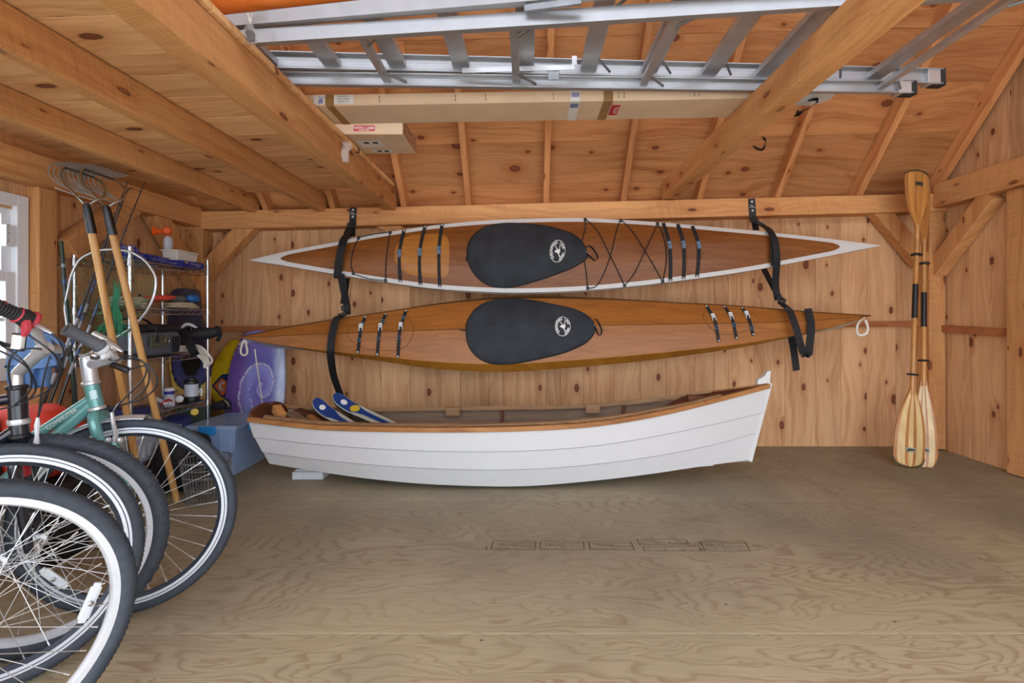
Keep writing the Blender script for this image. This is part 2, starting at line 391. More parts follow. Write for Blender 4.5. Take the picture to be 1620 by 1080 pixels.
# roof boards (run across the room, over the rafters)
m = MB(); r = random.Random(12); y = YW+.12; n = 0
while y > .75:
    w = r.choice([.20, .22, .235, .25]); y2 = y-w
    xs = [XL-.1]+sorted(r.uniform(-2.2, 2.9) for _ in range(r.choice([0, 1, 1])))+[XR+.05]
    for a, b in zip(xs, xs[1:]):
        p = [V((a+.001, y-.0016, roofZ(a, y-.0016))), V((b-.001, y-.0016, roofZ(b, y-.0016))), V((b-.001, y2, roofZ(b, y2))), V((a+.001, y2, roofZ(a, y2)))]
        e = V((0, .018, .02)); m.add(p+[q+e for q in p], [(0,1,2,3),(7,6,5,4),(0,4,5,1),(1,5,6,2),(2,6,7,3),(3,7,4,0)])
    y = y2
struct(m.build('ceiling_roof_boards', M['roof_pine'], bev=.002, smooth=False))
# the other roof slope, falling towards the open front
m = MB(); zr = roofZ(0, .75)
for k in range(9):
    y0 = .75-.17*k; y1 = y0-.168
    m.add([V((XL-.1, y0, zr-SL*.17*k)), V((XR+.05, y0, zr-SL*.17*k)), V((XR+.05, y1, zr-SL*.17*(k+1))), V((XL-.1, y1, zr-SL*.17*(k+1)))]+[V((XL-.1, y0, zr+.03-SL*.17*k)), V((XR+.05, y0, zr+.03-SL*.17*k)), V((XR+.05, y1, zr+.03-SL*.17*(k+1))), V((XL-.1, y1, zr+.03-SL*.17*(k+1)))], [(0,1,2,3),(7,6,5,4),(0,4,5,1),(1,5,6,2),(2,6,7,3),(3,7,4,0)])
struct(m.build('ceiling_front_roof_boards', M['roof_pine'], smooth=False))
# rafters
def rafter(X, w=.042, d=.105):
    m = MB(); y0 = YW+.05; y1 = .8; pts = []
    nrm = V((0, -SL, -1)).normalized()
    a = V((X, y0, roofZ(X, y0)))+nrm*(d/2+.001); b = V((X, y1, roofZ(X, y1)))+nrm*(d/2+.001)
    m.bar(a, b, w, d, up=-nrm)
    return struct(m.build('rafter_beam', M['rafter'], bev=.003, smooth=False))
for X in (-2.07, -1.54, -.985, -.47, .145, .76, 1.36, 1.98, 2.62, 3.22): rafter(X, .046 if X < 2.5 else .05, .085 if abs(X) < 1.2 else .10)
# wall plates
m = MB(); a, b = XL, XR
def plate(p, q, w, h, name, mat): return struct(MB().bar(p, q, w, h).build(name, mat, bev=.006, smooth=False))
plate((XL, YW-.075, RT(XL)-.07), (XR, YW-.075, RT(XR)-.07), .148, .142, 'trim_back_wall_plate', M['beamX'])
plate((XL+.07, YF, 1.835), (XL+.07, YW-.15, 1.835), .14, .15, 'trim_left_wall_plate', M['beamY'])
plate((XR-.06, YF, 2.0), (XR-.06, YW-.15, 2.0), .12, .185, 'trim_right_wall_girt', M['beamY'])
# board over the left plate
struct(MB().box((XL+.03, 1.8, 1.955), (.06, 4.6, .10)).build('trim_left_plate_board', M['beamY'], bev=.004, smooth=False))
# tie beams
def tie(X0, X1, top, h, name):
    y1 = YW-.10
    return struct(MB().bar(((X0+X1)/2, YF, top-h/2), ((X0+X1)/2, y1, top-h/2), X1-X0, h).build(name, M['beamY'], bev=.006, smooth=False))
tie(-2.19, -2.13, 2.0, .125, 'loft_joist_beam'); tie(-1.66, -1.595, 2.02, .14, 'loft_joist_beam'); tie(-1.14, -1.035, 2.045, .155, 'tie_beam')
tie(1.06, 1.165, 2.115, .135, 'tie_beam')
# loft floor over the bikes
m = MB(); r = random.Random(4); y = YF
while y < 3.84:
    w = r.choice([.17, .2, .23, .26]); y2 = min(y+w, 3.86); xe = -1.02
    z = lambda X: 2.002+.0+.041*(X+2.16)
    p = [V((XL, y+.0015, z(XL))), V((xe, y+.0015, z(xe))), V((xe, y2-.0015, z(xe))), V((XL, y2-.0015, z(XL)))]
    e = V((0, 0, .024)); m.add(p+[q+e for q in p], [(0,1,2,3),(7,6,5,4),(0,4,5,1),(1,5,6,2),(2,6,7,3),(3,7,4,0)]); y = y2
struct(m.build('ceiling_loft_boards', M['loft_pine'], bev=.002, smooth=False))
# posts
def post(c, d, name, mat=None): return struct(MB().box(c, d).build(name, mat or M['beamZ'], bev=.006, smooth=False))
post((XL+.035, 2.775, .88), (.07, .11, 1.76), 'post_pillar')
post((XL+.07, YW-.07, .89), (.13, .13, 1.78), 'corner_post_pillar')
post((XR-.07, YW-.07, .96), (.13, .13, 1.90), 'corner_post_pillar')
post((XR-.02, 3.34, .955), (.10, .15, 1.90), 'post_pillar')
# braces
def brace(a, b, w, h, up): return struct(MB().bar(a, b, w, h, up=up).build('brace_beam', M['trim_old'] if a[0] < 0 else M['beamX'], bev=.005, smooth=False))
brace(W(412, 352, 4.0), W(318, 446, 4.0), .09, .15, (0, -1, 0)) if False else None
def flatbrace(p, q, half, ext, mat='beamZ'):
    """brace as a board lying against a wall"""
    p, q, ext = V(p), V(q), V(ext); t = (q-p).normalized(); s = t.cross(ext.normalized())*half
    v = [p+s, q+s, q-s, p-s]
    return struct(MB().add([x-ext*.5 for x in v]+[x+ext*.5 for x in v], [(0,1,2,3),(7,6,5,4),(0,4,5,1),(1,5,6,2),(2,6,7,3),(3,7,4,0)]).build('brace_beam', M[mat], bev=.005, smooth=False))
YB = YW-.075
flatbrace(W(400, 352, YB), W(318, 440, YB), .06, (0, .10, 0))
flatbrace(W(1385, 330, YB), W(1458, 416, YB), .062, (0, .10, 0))
flatbrace(W(600, 350, YB+.02), W(640, 372, YB+.02), .05, (0, .06, 0))
flatbrace((XR-.055, 3.52, 1.91), (XR-.055, 4.02, 1.42), .062, (.10, 0, 0))
flatbrace((XL+.07, 3.55, 1.79), (XL+.07, 4.02, 1.30), .06, (.10, 0, 0))
flatbrace((XL+.07, 3.34, 1.79), (XL+.07, 2.87, 1.437), .06, (.10, 0, 0))
# horizontal nailers half way up
struct(MB().bar((XL, YW-.02, .955), (XR, YW-.02, 1.0), .04, .045).build('trim_back_rail', M['trim_old'], bev=.003, smooth=False))
struct(MB().bar((XR-.02, 3.4, .945), (XR-.02, YW, .965), .04, .055).build('trim_right_rail', M['trim_old'], bev=.003, smooth=False))
struct(MB().bar((XL+.02, 2.85, .93), (XL+.02, YW, .955), .04, .05).build('trim_left_rail', M['trim_old'], bev=.003, smooth=False))
# window
t = NT('window_glass'); t.b.inputs['Base Color'].default_value = (1,1,1,1); t.b.inputs['Transmission Weight'].default_value = 1; t.b.inputs['Roughness'].default_value = 0; t.b.inputs['IOR'].default_value = 1.05
M['glass'] = t.mat
xw = XL+.025
def wbox(m, y0, y1, z0, z1, x0, x1): m.box(((x0+x1)/2, (y0+y1)/2, (z0+z1)/2), (x1-x0, y1-y0, z1-z0))
m = MB(); cw = .062; oz = WZ1+.015
for y0, y1, z0, z1 in ((WY1-.0, WY1+cw, WZ0-.07, oz+cw), (WY0-cw, WY0, WZ0-.07, oz+cw), (WY0, WY1, oz, oz+cw), (WY0, WY1, WZ0-.07, WZ0)):
    wbox(m, y0, y1, z0, z1, XL-.04, xw)
wf = struct(m.build('window_1', M['white_trim'], bev=.004, smooth=False))
def sash(z0, z1, x, nm):
    m = MB(); fr = .05
    for y0, y1, a, b in ((WY1-fr, WY1+.005, z0, z1), (WY0-.005, WY0+fr, z0, z1), (WY0+fr, WY1-fr, z1-fr, z1), (WY0+fr, WY1-fr, z0, z0+fr)): wbox(m, y0, y1, a, b, x-.02, x+.02)
    o = m.build('window_sash', M['white_trim'], wf, bev=.003, smooth=False)
    mm = MB(); yc = (WY0+WY1)/2; zc = (z0+z1)/2
    for k in (1, 2): y = WY0+fr+(WY1-WY0-2*fr)*k/3; wbox(mm, y-.009, y+.009, z0+fr, z1-fr, x-.012, x+.012)
    wbox(mm, WY0+fr, WY1-fr, zc-.009, zc+.009, x-.012, x+.012); mm.build('window_muntin', M['white_trim'], o, bev=.002, smooth=False)
    g = MB(); wbox(g, WY0+fr-.012, WY1-fr+.012, z0+fr-.012, z1-fr+.012, x-.002, x+.002); g.build('window_pane', M['glass'], o, smooth=False)
sash(1.25, oz+.004, XL-.028, 'u'); sash(WZ0-.004, 1.29, XL-.004, 'l')
wbm = MB(); wbox(wbm, WY1-.062, WY1-.02, 1.42, 1.53, xw-.02, xw+.006); put_text(wbm, 'TILT LATCH', .018, (xw+.0065, WY1-.045, 1.435), (0, 0, 1), (0, -1, 0), 'l', mi=1)
wbm.build('window_label', [M['white_trim'], M['black_ink']], wf, smooth=False)
# front: wall over the wide door opening and its side returns, unseen bounce driveway outside
DH = 2.0
m = MB()
for k in range(12):
    a = XL-.1+(XR-XL+.2)*k/12; b = XL-.1+(XR-XL+.2)*(k+1)/12; m.box(((a+b)/2, YF-.01, (DH+2.75)/2), (b-a-.003, .022, 2.75-DH))
struct(m.build('wall_front', M['wall_pine'], smooth=False))  # stops short; unseen gap above left open to light the roof boards
struct(MB().box(((XL+XR)/2, YF-.05, DH-.06), (XR-XL, .12, .14)).build('trim_door_header_beam', M['beamX'], bev=.004, smooth=False))
struct(MB().box((0.3, -15.5, -.08), (40, 30, .1)).build('bounce_driveway_ground', plain('bounce_white_ground', srgb(226, 224, 218), .95, noise=.12, nscale=12), smooth=False))  # unseen ground, whitened to bounce light up to the ceilings
# outdoors, seen through the window
M['grass'] = plain('lawn_grass', srgb(170, 190, 130), .9, noise=.25, nscale=3)
M['leaf'] = plain('tree_leaves', srgb(196, 214, 168), .8, noise=.35, nscale=5)
struct(MB().box((-22, 14.6, -.35), (38, 30, .1)).build('lawn_ground', M['grass'], smooth=False))
r = random.Random(9); M['bark'] = plain('grey_bark', srgb(150, 148, 138), .9, noise=.2)
for i in range(3):
    c = V((-11-3*(i % 2), 1+4.6*i, 0)); m = MB(); m.tube([c+V((0,0,-.3)), c+V((0,0,1.6))], .12, 8); tr_ = thing('tree', ['leafy tree outside the window', 'leafy tree farther off outside the window', 'third leafy tree outside', 'fourth leafy tree outside', 'fifth leafy tree outside'][i], 'tree', c, 'trees outside the window'); m.build('trunk', M['bark'], tr_)
    m = MB()
    for q in range(6):
        cc = c+V((r.uniform(-.9, .9), r.uniform(-.9, .9), r.uniform(1.4, 3.2))); rr = []
        for a_ in range(9):
            a = -math.pi/2+math.pi*a_/8; rr.append([cc+V((math.cos(b)*math.cos(a), math.sin(b)*math.cos(a), math.sin(a)*.9))*(1.0+.35*mnoise.noise(V((math.cos(b)*2.2+i, math.sin(b)*2.2+q, a*2.5)))) for b in [2*math.pi*k/14 for k in range(14)]])
        m.loft(rr)
    m.build('foliage', M['leaf'], tr_)
# ---- camera and light
cam = bpy.data.cameras.new('camera'); co = bpy.data.objects.new('camera', cam); COL.objects.link(co)
co.location = (0, 0, H); co.rotation_euler = (R(90), 0, 0)
cam.sensor_width = 36; cam.lens = F/1620*36; cam.shift_x = -(CX-810)/1620; cam.shift_y = -(540-CY)/1620; cam.clip_start = .02
sc.camera = co
w = bpy.data.worlds.new('overcast'); sc.world = w; w.use_nodes = True
nt = w.node_tree; bg = nt.nodes['Background']
tcn = nt.nodes.new('ShaderNodeTexCoord'); sx = nt.nodes.new('ShaderNodeSeparateXYZ'); nt.links.new(tcn.outputs['Generated'], sx.inputs[0])
rp = nt.nodes.new('ShaderNodeValToRGB'); nt.links.new(sx.outputs[2], rp.inputs[0])
mp = nt.nodes.new('ShaderNodeMapRange'); nt.links.new(sx.outputs[2], mp.inputs[0]); mp.inputs[1].default_value = -1; mp.inputs[2].default_value = 1; nt.links.new(mp.outputs[0], rp.inputs[0])
e = rp.color_ramp.elements; e[0].position = .35; e[0].color = (.70, .74, .78, 1); e[1].position = .55; e[1].color = (.90, .97, 1.08, 1)
nt.links.new(rp.outputs[0], bg.inputs[0]); bg.inputs[1].default_value = 1.0
vs = sc.view_settings; vs.view_transform = 'Standard'; vs.look = 'None'; vs.gamma = 1; vs.use_curve_mapping = False; vs.exposure = 2.22
sc.display_settings.display_device = 'sRGB'
# ---- kayaks hung on the back wall, decks facing the room
class Kayak:
    def __init__(k, top, bot, Y0, zc, alpha, camber, ridge, seamy=None):
        k.ft, k.fb = interp(top), interp(bot); k.Y0, k.zc = Y0, zc; k.s, k.c = math.sin(R(alpha)), math.cos(R(alpha))
        k.x0, k.x1 = max(top[0][0], bot[0][0]), min(top[-1][0], bot[-1][0]); k.camber, k.ridge = camber, ridge
    def vpy(k, py, n=0):
        q = (CY-py)/F                       # solve height in the tilted deck plane for an image row
        return (q*(k.Y0-n*k.c)-(k.zc-H)-n*k.s)/(k.c-q*k.s)
    def P(k, px, v, n):
        Y = k.Y0+v*k.s-n*k.c; return V(((px-CX)/F*k.Y0, Y, k.zc+v*k.c+n*k.s))
    def lim(k, px): return k.vpy(k.fb(px)), k.vpy(k.ft(px))
    def nrm(k): return V((0, -k.c, k.s))
    def up(k): return V((0, k.s, k.c))
    def cam_n(k, px, v):
        lo, hi = k.lim(px); h = max((hi-lo)/2, 1e-4); u = max(-1, min(1, (v-(lo+hi)/2)/h)); f = min(1, h/.22)
        e = (1-abs(u))*.75+(1-u*u)*.25 if k.ridge else 1-u*u
        return k.camber*f*e
    def S(k, px, py, off=0):
        """point on the deck at an image position, lifted by off"""
        n = 0
        for _ in range(6):
            v = k.vpy(py, n); n = k.cam_n(px, v)
        return k.P(px, v, n)+k.nrm()*off
    def st(k, n=60): return [k.x0+(k.x1-k.x0)*(.5-.5*math.cos(math.pi*i/n))*1.0 for i in range(n+1)]
def polyline_on(k, pts, n=8, off=.004): return [k.S(x, y, off) for x, y in spline(pts, n)]
def flat_on(k, out, off, th, mb, mi=0, rings=6, dome=0.0, center=None):
    """a plate with a given image outline, following the deck"""
    cx = sum(p[0] for p in out)/len(out); cy = sum(p[1] for p in out)/len(out)
    if center: cx, cy = center
    R_ = []
    n = len(out)
    R_.append([k.S(*p, -.004) for p in out])
    for i in range(rings+1):
        f = 1-i/rings*.999
        R_.append([k.S(cx+(p[0]-cx)*f, cy+(p[1]-cy)*f, off+th*min(1, (1-f)*30+.25)+dome*(1-f**2.4)) for p in out])
    mb.loft(R_, False, True, mi); return mb
def deck_strap(k, parent, pts, w, buckles, screws, silver=False):
    P = polyline_on(k, pts, 6, .006); m = MB(); m.ribbon(P, (1,0,0), w, .003)
    o = m.build('deck_strap', M['black_web'], parent)
    for (bx, by, bw, bh, kind) in buckles:
        b = MB(); c = k.S(bx, by, .012); d = k.S(bx+.6, by+5, .012)-c; d.normalize(); a = V((1,0,0)); a = (a-d*a.dot(d)).normalized(); nn = k.nrm()
        if kind == 's':
            for q in (-1, 1): b.bar(c+a*q*bw*.42-d*bh/2, c+a*q*bw*.42+d*bh/2, bw*.2, .010, up=nn)
            b.bar(c-d*bh*.5-a*bw*.5, c-d*bh*.5+a*bw*.5, bh*.34, .012, up=nn); b.bar(c-d*bh*.12-a*bw*.3, c-d*bh*.12+a*bw*.3, bh*.26, .012, up=nn)
            b.build('buckle', M['white_pl'], o, bev=.001)
        elif kind == 'l':
            for q in (-1, 1): b.bar(c+d*bh*.42*q-a*bw*.5, c+d*bh*.42*q+a*bw*.5, .003, .006, up=nn); b.bar(c+a*bw*.45*q-d*bh*.42, c+a*bw*.45*q+d*bh*.42, .003, .006, up=nn)
            b.build('slide_buckle', M['blue_pl'], o, bev=.0005)
        else:
            b.bar(c-d*bh/2, c-d*bh*.08, bw, .011, up=nn, w2=bw*.92); b.bar(c-d*bh*.02, c+d*bh/2, bw, .012, up=nn, w2=bw*.86)
            b.bar(c-d*bh*.2, c+d*bh*.3, bw*.4, .016, up=nn)
            b.build('buckle', M['blue_pl'], o, bev=.0012)
    for (x, y) in screws: MB().lathe([(.006, 0), (.006, .003), (.003, .0045)], k.S(x, y, .007), k.nrm(), 10).build('strap_screw', M['screw'], o)
M['white_pl'] = plain('pale_grey_plastic', srgb(212, 216, 220), .35, noise=.04)
def emblem(k, cov, cx, cy, rx, ry, off, tilt, bottom):
    """white oval badge: ring, lettering round the edge and a paddler seen from above"""
    m = MB(); ct, s_ = math.cos(R(tilt)), math.sin(R(tilt))
    def E(u, v, o=0): x, y = u*rx, -v*ry; return k.S(cx+x*ct-y*s_, cy+x*s_+y*ct, 0)*0+cov(cx+x*ct-y*s_, cy+x*s_+y*ct, off+o)
    def poly(ps, fs): m.add([E(*p) for p in ps], fs)
    N = 48; a = [2*math.pi*i/N for i in range(N)]
    for r0, r1 in ((.95, 1.0),): poly([(math.cos(t)*r0, math.sin(t)*r0) for t in a]+[(math.cos(t)*r1, math.sin(t)*r1) for t in a], [(i, (i+1) % N, N+(i+1) % N, N+i) for i in range(N)])
    def arc(s, a0, a1, size):
        n = len(s)
        for i, ch in enumerate(s):
            if ch == ' ': continue
            t = a0+(a1-a0)*(i+.5)/n; vs, fs = text2d(ch, size, .012)
            wd = max(p[0] for p in vs); h = size*.7
            tx, ty = (math.sin(t), -math.cos(t)); nx, ny = math.cos(t), math.sin(t)   # letters run clockwise, tops outwards
            r = .66
            poly([(nx*r+nx*p[1]*1.0+tx*(p[0]-wd/2), ny*r+ny*p[1]+ty*(p[0]-wd/2)) for p in vs], fs)
    arc('CHESAPEAKE', R(240), R(100), .36); arc('LIGHT', R(-15-50), R(-15-50), .3) if False else None
    arc('LIGHT', R(75), R(20), .36); arc('CRAFT', R(-8), R(-66), .36)
    # figure and paddle
    body = [(-.36,-.02),(-.2,.06),(-.08,.1),(0,.2),(.12,.14),(.2,.24),(.32,.16),(.34,-.06),(.24,-.2),(.08,-.24),(-.06,-.16),(-.2,-.14),(-.34,-.12)]
    poly([(0.05, 0)]+body, [(0, i+1, (i+1) % len(body)+1) for i in range(len(body))])
    for p, q, w0, w1 in (((-.42,.52),(-.06,.1),.035,.05),((.24,.5),(.2,.2),.06,.03),((.12,-.18),(.42,-.5),.05,.07)):
        d = (q[0]-p[0], q[1]-p[1]); L = math.hypot(*d); nx, ny = -d[1]/L, d[0]/L
        poly([(p[0]+nx*w0, p[1]+ny*w0), (p[0]-nx*w0, p[1]-ny*w0), (q[0]-nx*w1, q[1]-ny*w1), (q[0]+nx*w1, q[1]+ny*w1)], [(0,1,2,3)])
    return m
def cockpit_cover(k, parent, out, emb, loop, toggle):
    out = [p for p in spline(out, 6, True)]
    cx = sum(p[0] for p in out)/len(out); cy = sum(p[1] for p in out)/len(out)
    dome = lambda f: .016+.030*(1-f**2.2)
    def fr(x, y):
        # relative radius inside the outline
        a = math.atan2(y-cy, x-cx); best = min(out, key=lambda p: abs((math.atan2(p[1]-cy, p[0]-cx)-a+math.pi) % (2*math.pi)-math.pi))
        return min(1, math.hypot(x-cx, y-cy)/math.hypot(best[0]-cx, best[1]-cy))
    rr = []; nz = lambda x, y: .006*mnoise.noise(V((x*.03, y*.05, 1)))+.004*mnoise.noise(V((x*.012+y*.03, y*.02, 7)))
    rr.append([k.S(*p, -.003) for p in out])
    for f in (1.0, .985, .95, .88, .78, .66, .54, .42, .3, .18, .08, .01):
        rr.append([k.S(cx+(p[0]-cx)*f, cy+(p[1]-cy)*f, dome(f)*(1 if f < .999 else .75)+nz(p[0]*f, p[1]*f)*(1-f**6)) for p in out])
    m = MB().loft(rr, False, True)
    cv = m.build('cockpit_cover', M['neo'], parent, sharp=60)
    h = MB().tube([k.S(*p, .008) for p in out], .0065, 8, True); h.build('elastic_hem', M['black_web'], cv)
    cov = lambda x, y, o: k.S(x, y, dome(fr(x, y))+o+nz((cx+(x-cx)), (cy+(y-cy)))*.9)
    emblem(k, cov, *emb).build('emblem', M['white_ink'], cv, smooth=False, label='white oval emblem with lettering and a paddler')
    lp = MB(); pts = [k.S(x, y, .012+dz) for x, y, dz in loop]; pts = [V(p) for p in spline([tuple(p) for p in pts], 6)]
    lp.ribbon(pts, (.25, -.97, .1), .020, .003); lp.build('pull_loop', M['black_web'], cv)
    tg = MB().tube([k.S(x, y, .014) for x, y in toggle], .004, 6); tg.build('drawcord_end', M['black_web'], cv)
    s = MB().ball(k.S(loop[0][0]+1, loop[0][1]+8, .012), .006, 8); s.build('snap_button', M['screw'], cv)
    return cv
# upper kayak --------------------------------------------------------------
U_top = [(395,411),(450,398),(534,382),(565,375.5),(639,363),(672,358),(750,350),(835,346),(925,345),(982,347.5),(1050,352),(1130,359),(1217,367),(1305,376.5),(1394,388)]
U_bot = [(395,411.6),(450,420),(528,433),(611,446),(676,455),(750,460.5),(800,462.5),(875,461.5),(1000,452.5),(1080,443),(1167,431),(1278,411),(1394,388.6)]
U = Kayak(U_top, U_bot, 3.66, 1.50, 5, .035, False)
ku = thing('kayak', 'white edged wooden kayak, the upper of the two slung on the back wall', 'kayak', (0, 3.7, 1.5))
def hull(k, parent, mat, deep, rim, flare, name='hull', mi_fn=None):
    m = MB(); rings = []
    for x in k.st(64):
        lo, hi = k.lim(x); c = (lo+hi)/2; h = max((hi-lo)/2, .002); f = min(1, h/.2)
        ring = []
        fd = max(f, .7*min(1, (x-k.x0)/22, (k.x1-x)/22)); kk = fd/max(f, .01)
        f0 = f; f = fd
        for u, n in ((1, rim), (1+flare*f0, -.05*f0-.004), (.80, -deep*.62*f-.02*f0), (.42, -deep*.92*f-.03*f0), (0, -deep*f-.035*f0)): ring.append(k.P(x, c+u*h, n))
        for u, n in ((-.42, -deep*.92*f-.03*f0), (-.80, -deep*.62*f-.02*f0), (-1-flare*f0, -.05*f0-.004), (-1, rim)): ring.append(k.P(x, c+u*h, n))
        for j in range(1, 12):
            u = -1+2*j/12; ring.append(k.P(x, c+u*h, k.cam_n(x, c+u*h)))
        rings.append(ring)
    m.loft(rings, False, True)
    return m, len(rings[0])
m, nr = hull(U, ku, None, .24, .0, .02)
hl = m.build('hull', M['white_paint'], ku, sharp=28)
# wood deck panel inset in the white border
def panel(k, x0, x1, inset, off, endr, n=70):
    m = MB(); rings = []
    for i in range(n+1):
        x = x0+(x1-x0)*(.5-.5*math.cos(math.pi*i/n)); lo, hi = k.lim(x); c = (lo+hi)/2; h = (hi-lo)/2-inset
        e = min(x-x0, x1-x)/endr
        if e < 1: h *= math.sqrt(max(0, 1-(1-e)**2))
        h = max(h, .001)
        rings.append([k.P(x, c+h*(-1+2*j/12), k.cam_n(x, c+h*(-1+2*j/12))+off) for j in range(13)])
    m.loft(rings, False, False, ring_closed=False)
    return m
dk = panel(U, 445, 1328, .030, .0025, 16).build('deck_panel', M['deck_a'], ku, label='varnished brown wood deck panel')
ob = [(626,404),(630,386),(645,374),(670,370.5),(698,370.5),(708,376),(712,392),(712,415),(710,432),(702,438.5),(672,438),(648,433),(632,421)]
flat_on(U, spline(ob, 5, True), .002, .005, MB()).build('hatch_cover', M['hatch_w'], ku, label='light honey wood oval hatch cover')
hb = [(1062,374),(1084,374),(1084,422),(1062,422)]
flat_on(U, spline([(1061,376),(1063,373),(1084,374.5),(1085,421),(1063,422.5),(1061,420)], 3, True), .002, .003, MB()).build('hatch_cover', M['deck_a'], ku)
for top, mid, bot, in (((639,363.5),(634,401),(635,446)), ((672,357.5),(666,399),(666.5,451)), ((699,354.5),(696,396),(697,454))):
    deck_strap(U, ku, [top, mid, bot], .024, [(mid[0], mid[1], .028, .055, 'q')], [(bot[0], bot[1]-1.5), (top[0], top[1]+1.5)])
for top, mid, bot in (((1050,353),(1057,388),(1059,444.5)), ((1073,355),(1079,387),(1080,441)), ((1096,358),(1103,388),(1101,438)) ):
    deck_strap(U, ku, [top, mid, bot], .026, [(mid[0], mid[1], .030, .055, 'q')], [(bot[0], bot[1]-1.5)])
for pts in ([(567,376),(560,400),(558,418),(561,433)], [(567,376),(590,371),(617,367.5)], [(617,367.5),(614,405),(611.5,444)], [(561,433),(585,441),(611.5,444)]):
    MB().tube(polyline_on(U, pts, 6, .008), .0035, 6).build('deck_cord', M['black_web'], ku)
for pts in ([(925,347),(926,360),(920,388),(926,430),(929,456.5)], [(927,347),(945,366),(963,403),(987,452)], [(929,456.5),(945,450),(962,412),(975,365),(982,349)], [(984,349),(1000,367),(1020,400),(1047,446)], [(987,452),(1002,432),(1020,394),(1040,356)], [(1041,354),(1048,372),(1052,408),(1047,446)]):
    MB().tube(polyline_on(U, pts, 6, .010), .0036, 6).build('deck_cord', M['black_web'], ku)
for x, y in ((567,376.5),(617,368),(561,432.5),(611.5,444),(926,347.5),(983,349),(1041,354.5),(929,456),(987,452),(1047,446)):
    c = U.S(x, y, .006); MB().box(c, (.02, .012, .024)).build('cord_eyelet', M['black_pl'], ku, bev=.002)
UC = [(741,404),(743,384),(755,368),(772,358.5),(800,354),(830,355),(862,358),(890,365),(910,374),(922,387),(927,402),(924,411),(905,423),(880,433),(845,445),(815,453),(795,454.5),(775,451),(758,440),(746,423)]
cockpit_cover(U, ku, UC, (881, 399, 12, 17.5, .004, 8, 0), [(926,391,.0),(934,392,.015),(943,408,.03),(938,413,.03),(927,402,.004)], [(742,402),(739,410),(740,414)])
# lower kayak --------------------------------------------------------------
L_top = [(382,532.5),(448,518.5),(520,506),(600,494),(680,482.5),(740,476),(800,472),(870,471.5),(940,472.5),(1000,475),(1080,479),(1167,483.5),(1278,492.5),(1385,499)]
L_bot = [(382,533.2),(430,543),(480,549.5),(533,556),(600,563),(702,573),(800,576),(900,570),(1000,562),(1080,554),(1167,544),(1250,530.5),(1320,516),(1385,499.6)]
Lk = Kayak(L_top, L_bot, 3.62, .945, 20, .055, True)
kl = thing('kayak', 'all brown wooden kayak, the lower of the two slung on the back wall', 'kayak', (0, 3.65, .95))
m = MB(); rings = []; faces_mi = []
def sec(x):
    lo, hi = Lk.lim(x); c = (lo+hi)/2; h = max((hi-lo)/2, .002); f = min(1, h/.2)
    return lo, hi, c, h, f
def hdeep(x, u, n): lo, hi, c, h, f = sec(x); return Lk.P(x, c+u*h, n*max(f, 1.0*min(1, (x-Lk.x0)/20, (Lk.x1-x)/20)))
st = Lk.st(64)
def hpoint(x, u, n): lo, hi, c, h, f = sec(x); return Lk.P(x, c+u*h, n*f)
for sgn in (1, -1):
    rr = [[hpoint(x, sgn*1.0, 0), hpoint(x, sgn*(1.0+.16*sec(x)[4]), -.062), hpoint(x, sgn*(.97+.12*sec(x)[4]), -.085)] for x in st]
    mm = MB().loft(rr, False, False, ring_closed=False)
    if sgn == 1: m_up = mm
    else: m_lo = mm
bt = MB().loft([[hpoint(x, 1.02+.07*sec(x)[4], -.085), hdeep(x, .72, -.17), hdeep(x, .3, -.245), hdeep(x, 0, -.262), hdeep(x, -.3, -.245), hdeep(x, -.72, -.17), hpoint(x, -1.02-.07*sec(x)[4], -.085)] for x in st], False, False, ring_closed=False)
bt.build('hull_bottom', M['white_paint'], kl, label='white painted hull bottom')
m_lo.build('side_panel', M['strip_w'], kl, label='golden varnished side panel'); m_up.build('side_panel', M['strip_w'], kl)
panel(Lk, 382, 1385, .0, .0, .5, 80).build('deck', M['deck_b'], kl, sharp=20)
MB().tube([Lk.P(x, (Lk.lim(x)[0]+Lk.lim(x)[1])/2, Lk.cam_n(x, (Lk.lim(x)[0]+Lk.lim(x)[1])/2)+.0005) for x in st[3:-3]], .0016, 5).build('deck_seam', M['seam'], kl)
MB().tube([Lk.P(x, Lk.lim(x)[1], .001) for x in st[1:-1]], .0035, 5).build('sheer_seam', M['seam'], kl)
MB().tube([Lk.P(x, Lk.lim(x)[0], .001) for x in st[1:-1]], .0022, 5).build('sheer_seam', M['hatch_w'], kl)
def seamring(out): MB().tube([Lk.S(x, y, .0012) for x, y in spline(out, 8, True)], .0014, 5, True).build('hatch_outline', M['seam'], kl)
seamring([(552,525),(560,540),(585,552),(610,554.5),(637,552),(650,542),(657,525),(654,512),(644,503),(630,498.5),(600,502),(570,510),(555,518)])
seamring([(1113,503),(1120,516),(1136,528),(1158,528.5),(1182,521),(1197,511),(1200,502),(1192,493),(1170,489),(1140,488.5),(1118,493)])
for a, c1, b1, c2, e in (((576,500.5),(573,519),(572,538),(573,530),(570.5,559)), ((608,496),(604,518.5),(602.5,536),(603,530),(601,562.5)), ((640,491),(636,517),(634.5,534.5),(635,528),(633.5,566))):
    deck_strap(Lk, kl, [a, c1, c2, e], .022, [(c1[0], c1[1], .026, .05, 's'), (b1[0], b1[1], .026, .022, 'l'), (a[0]-2, a[1]+12, .026, .02, 'l')], [(a[0], a[1]+1), (e[0], e[1]-2)])
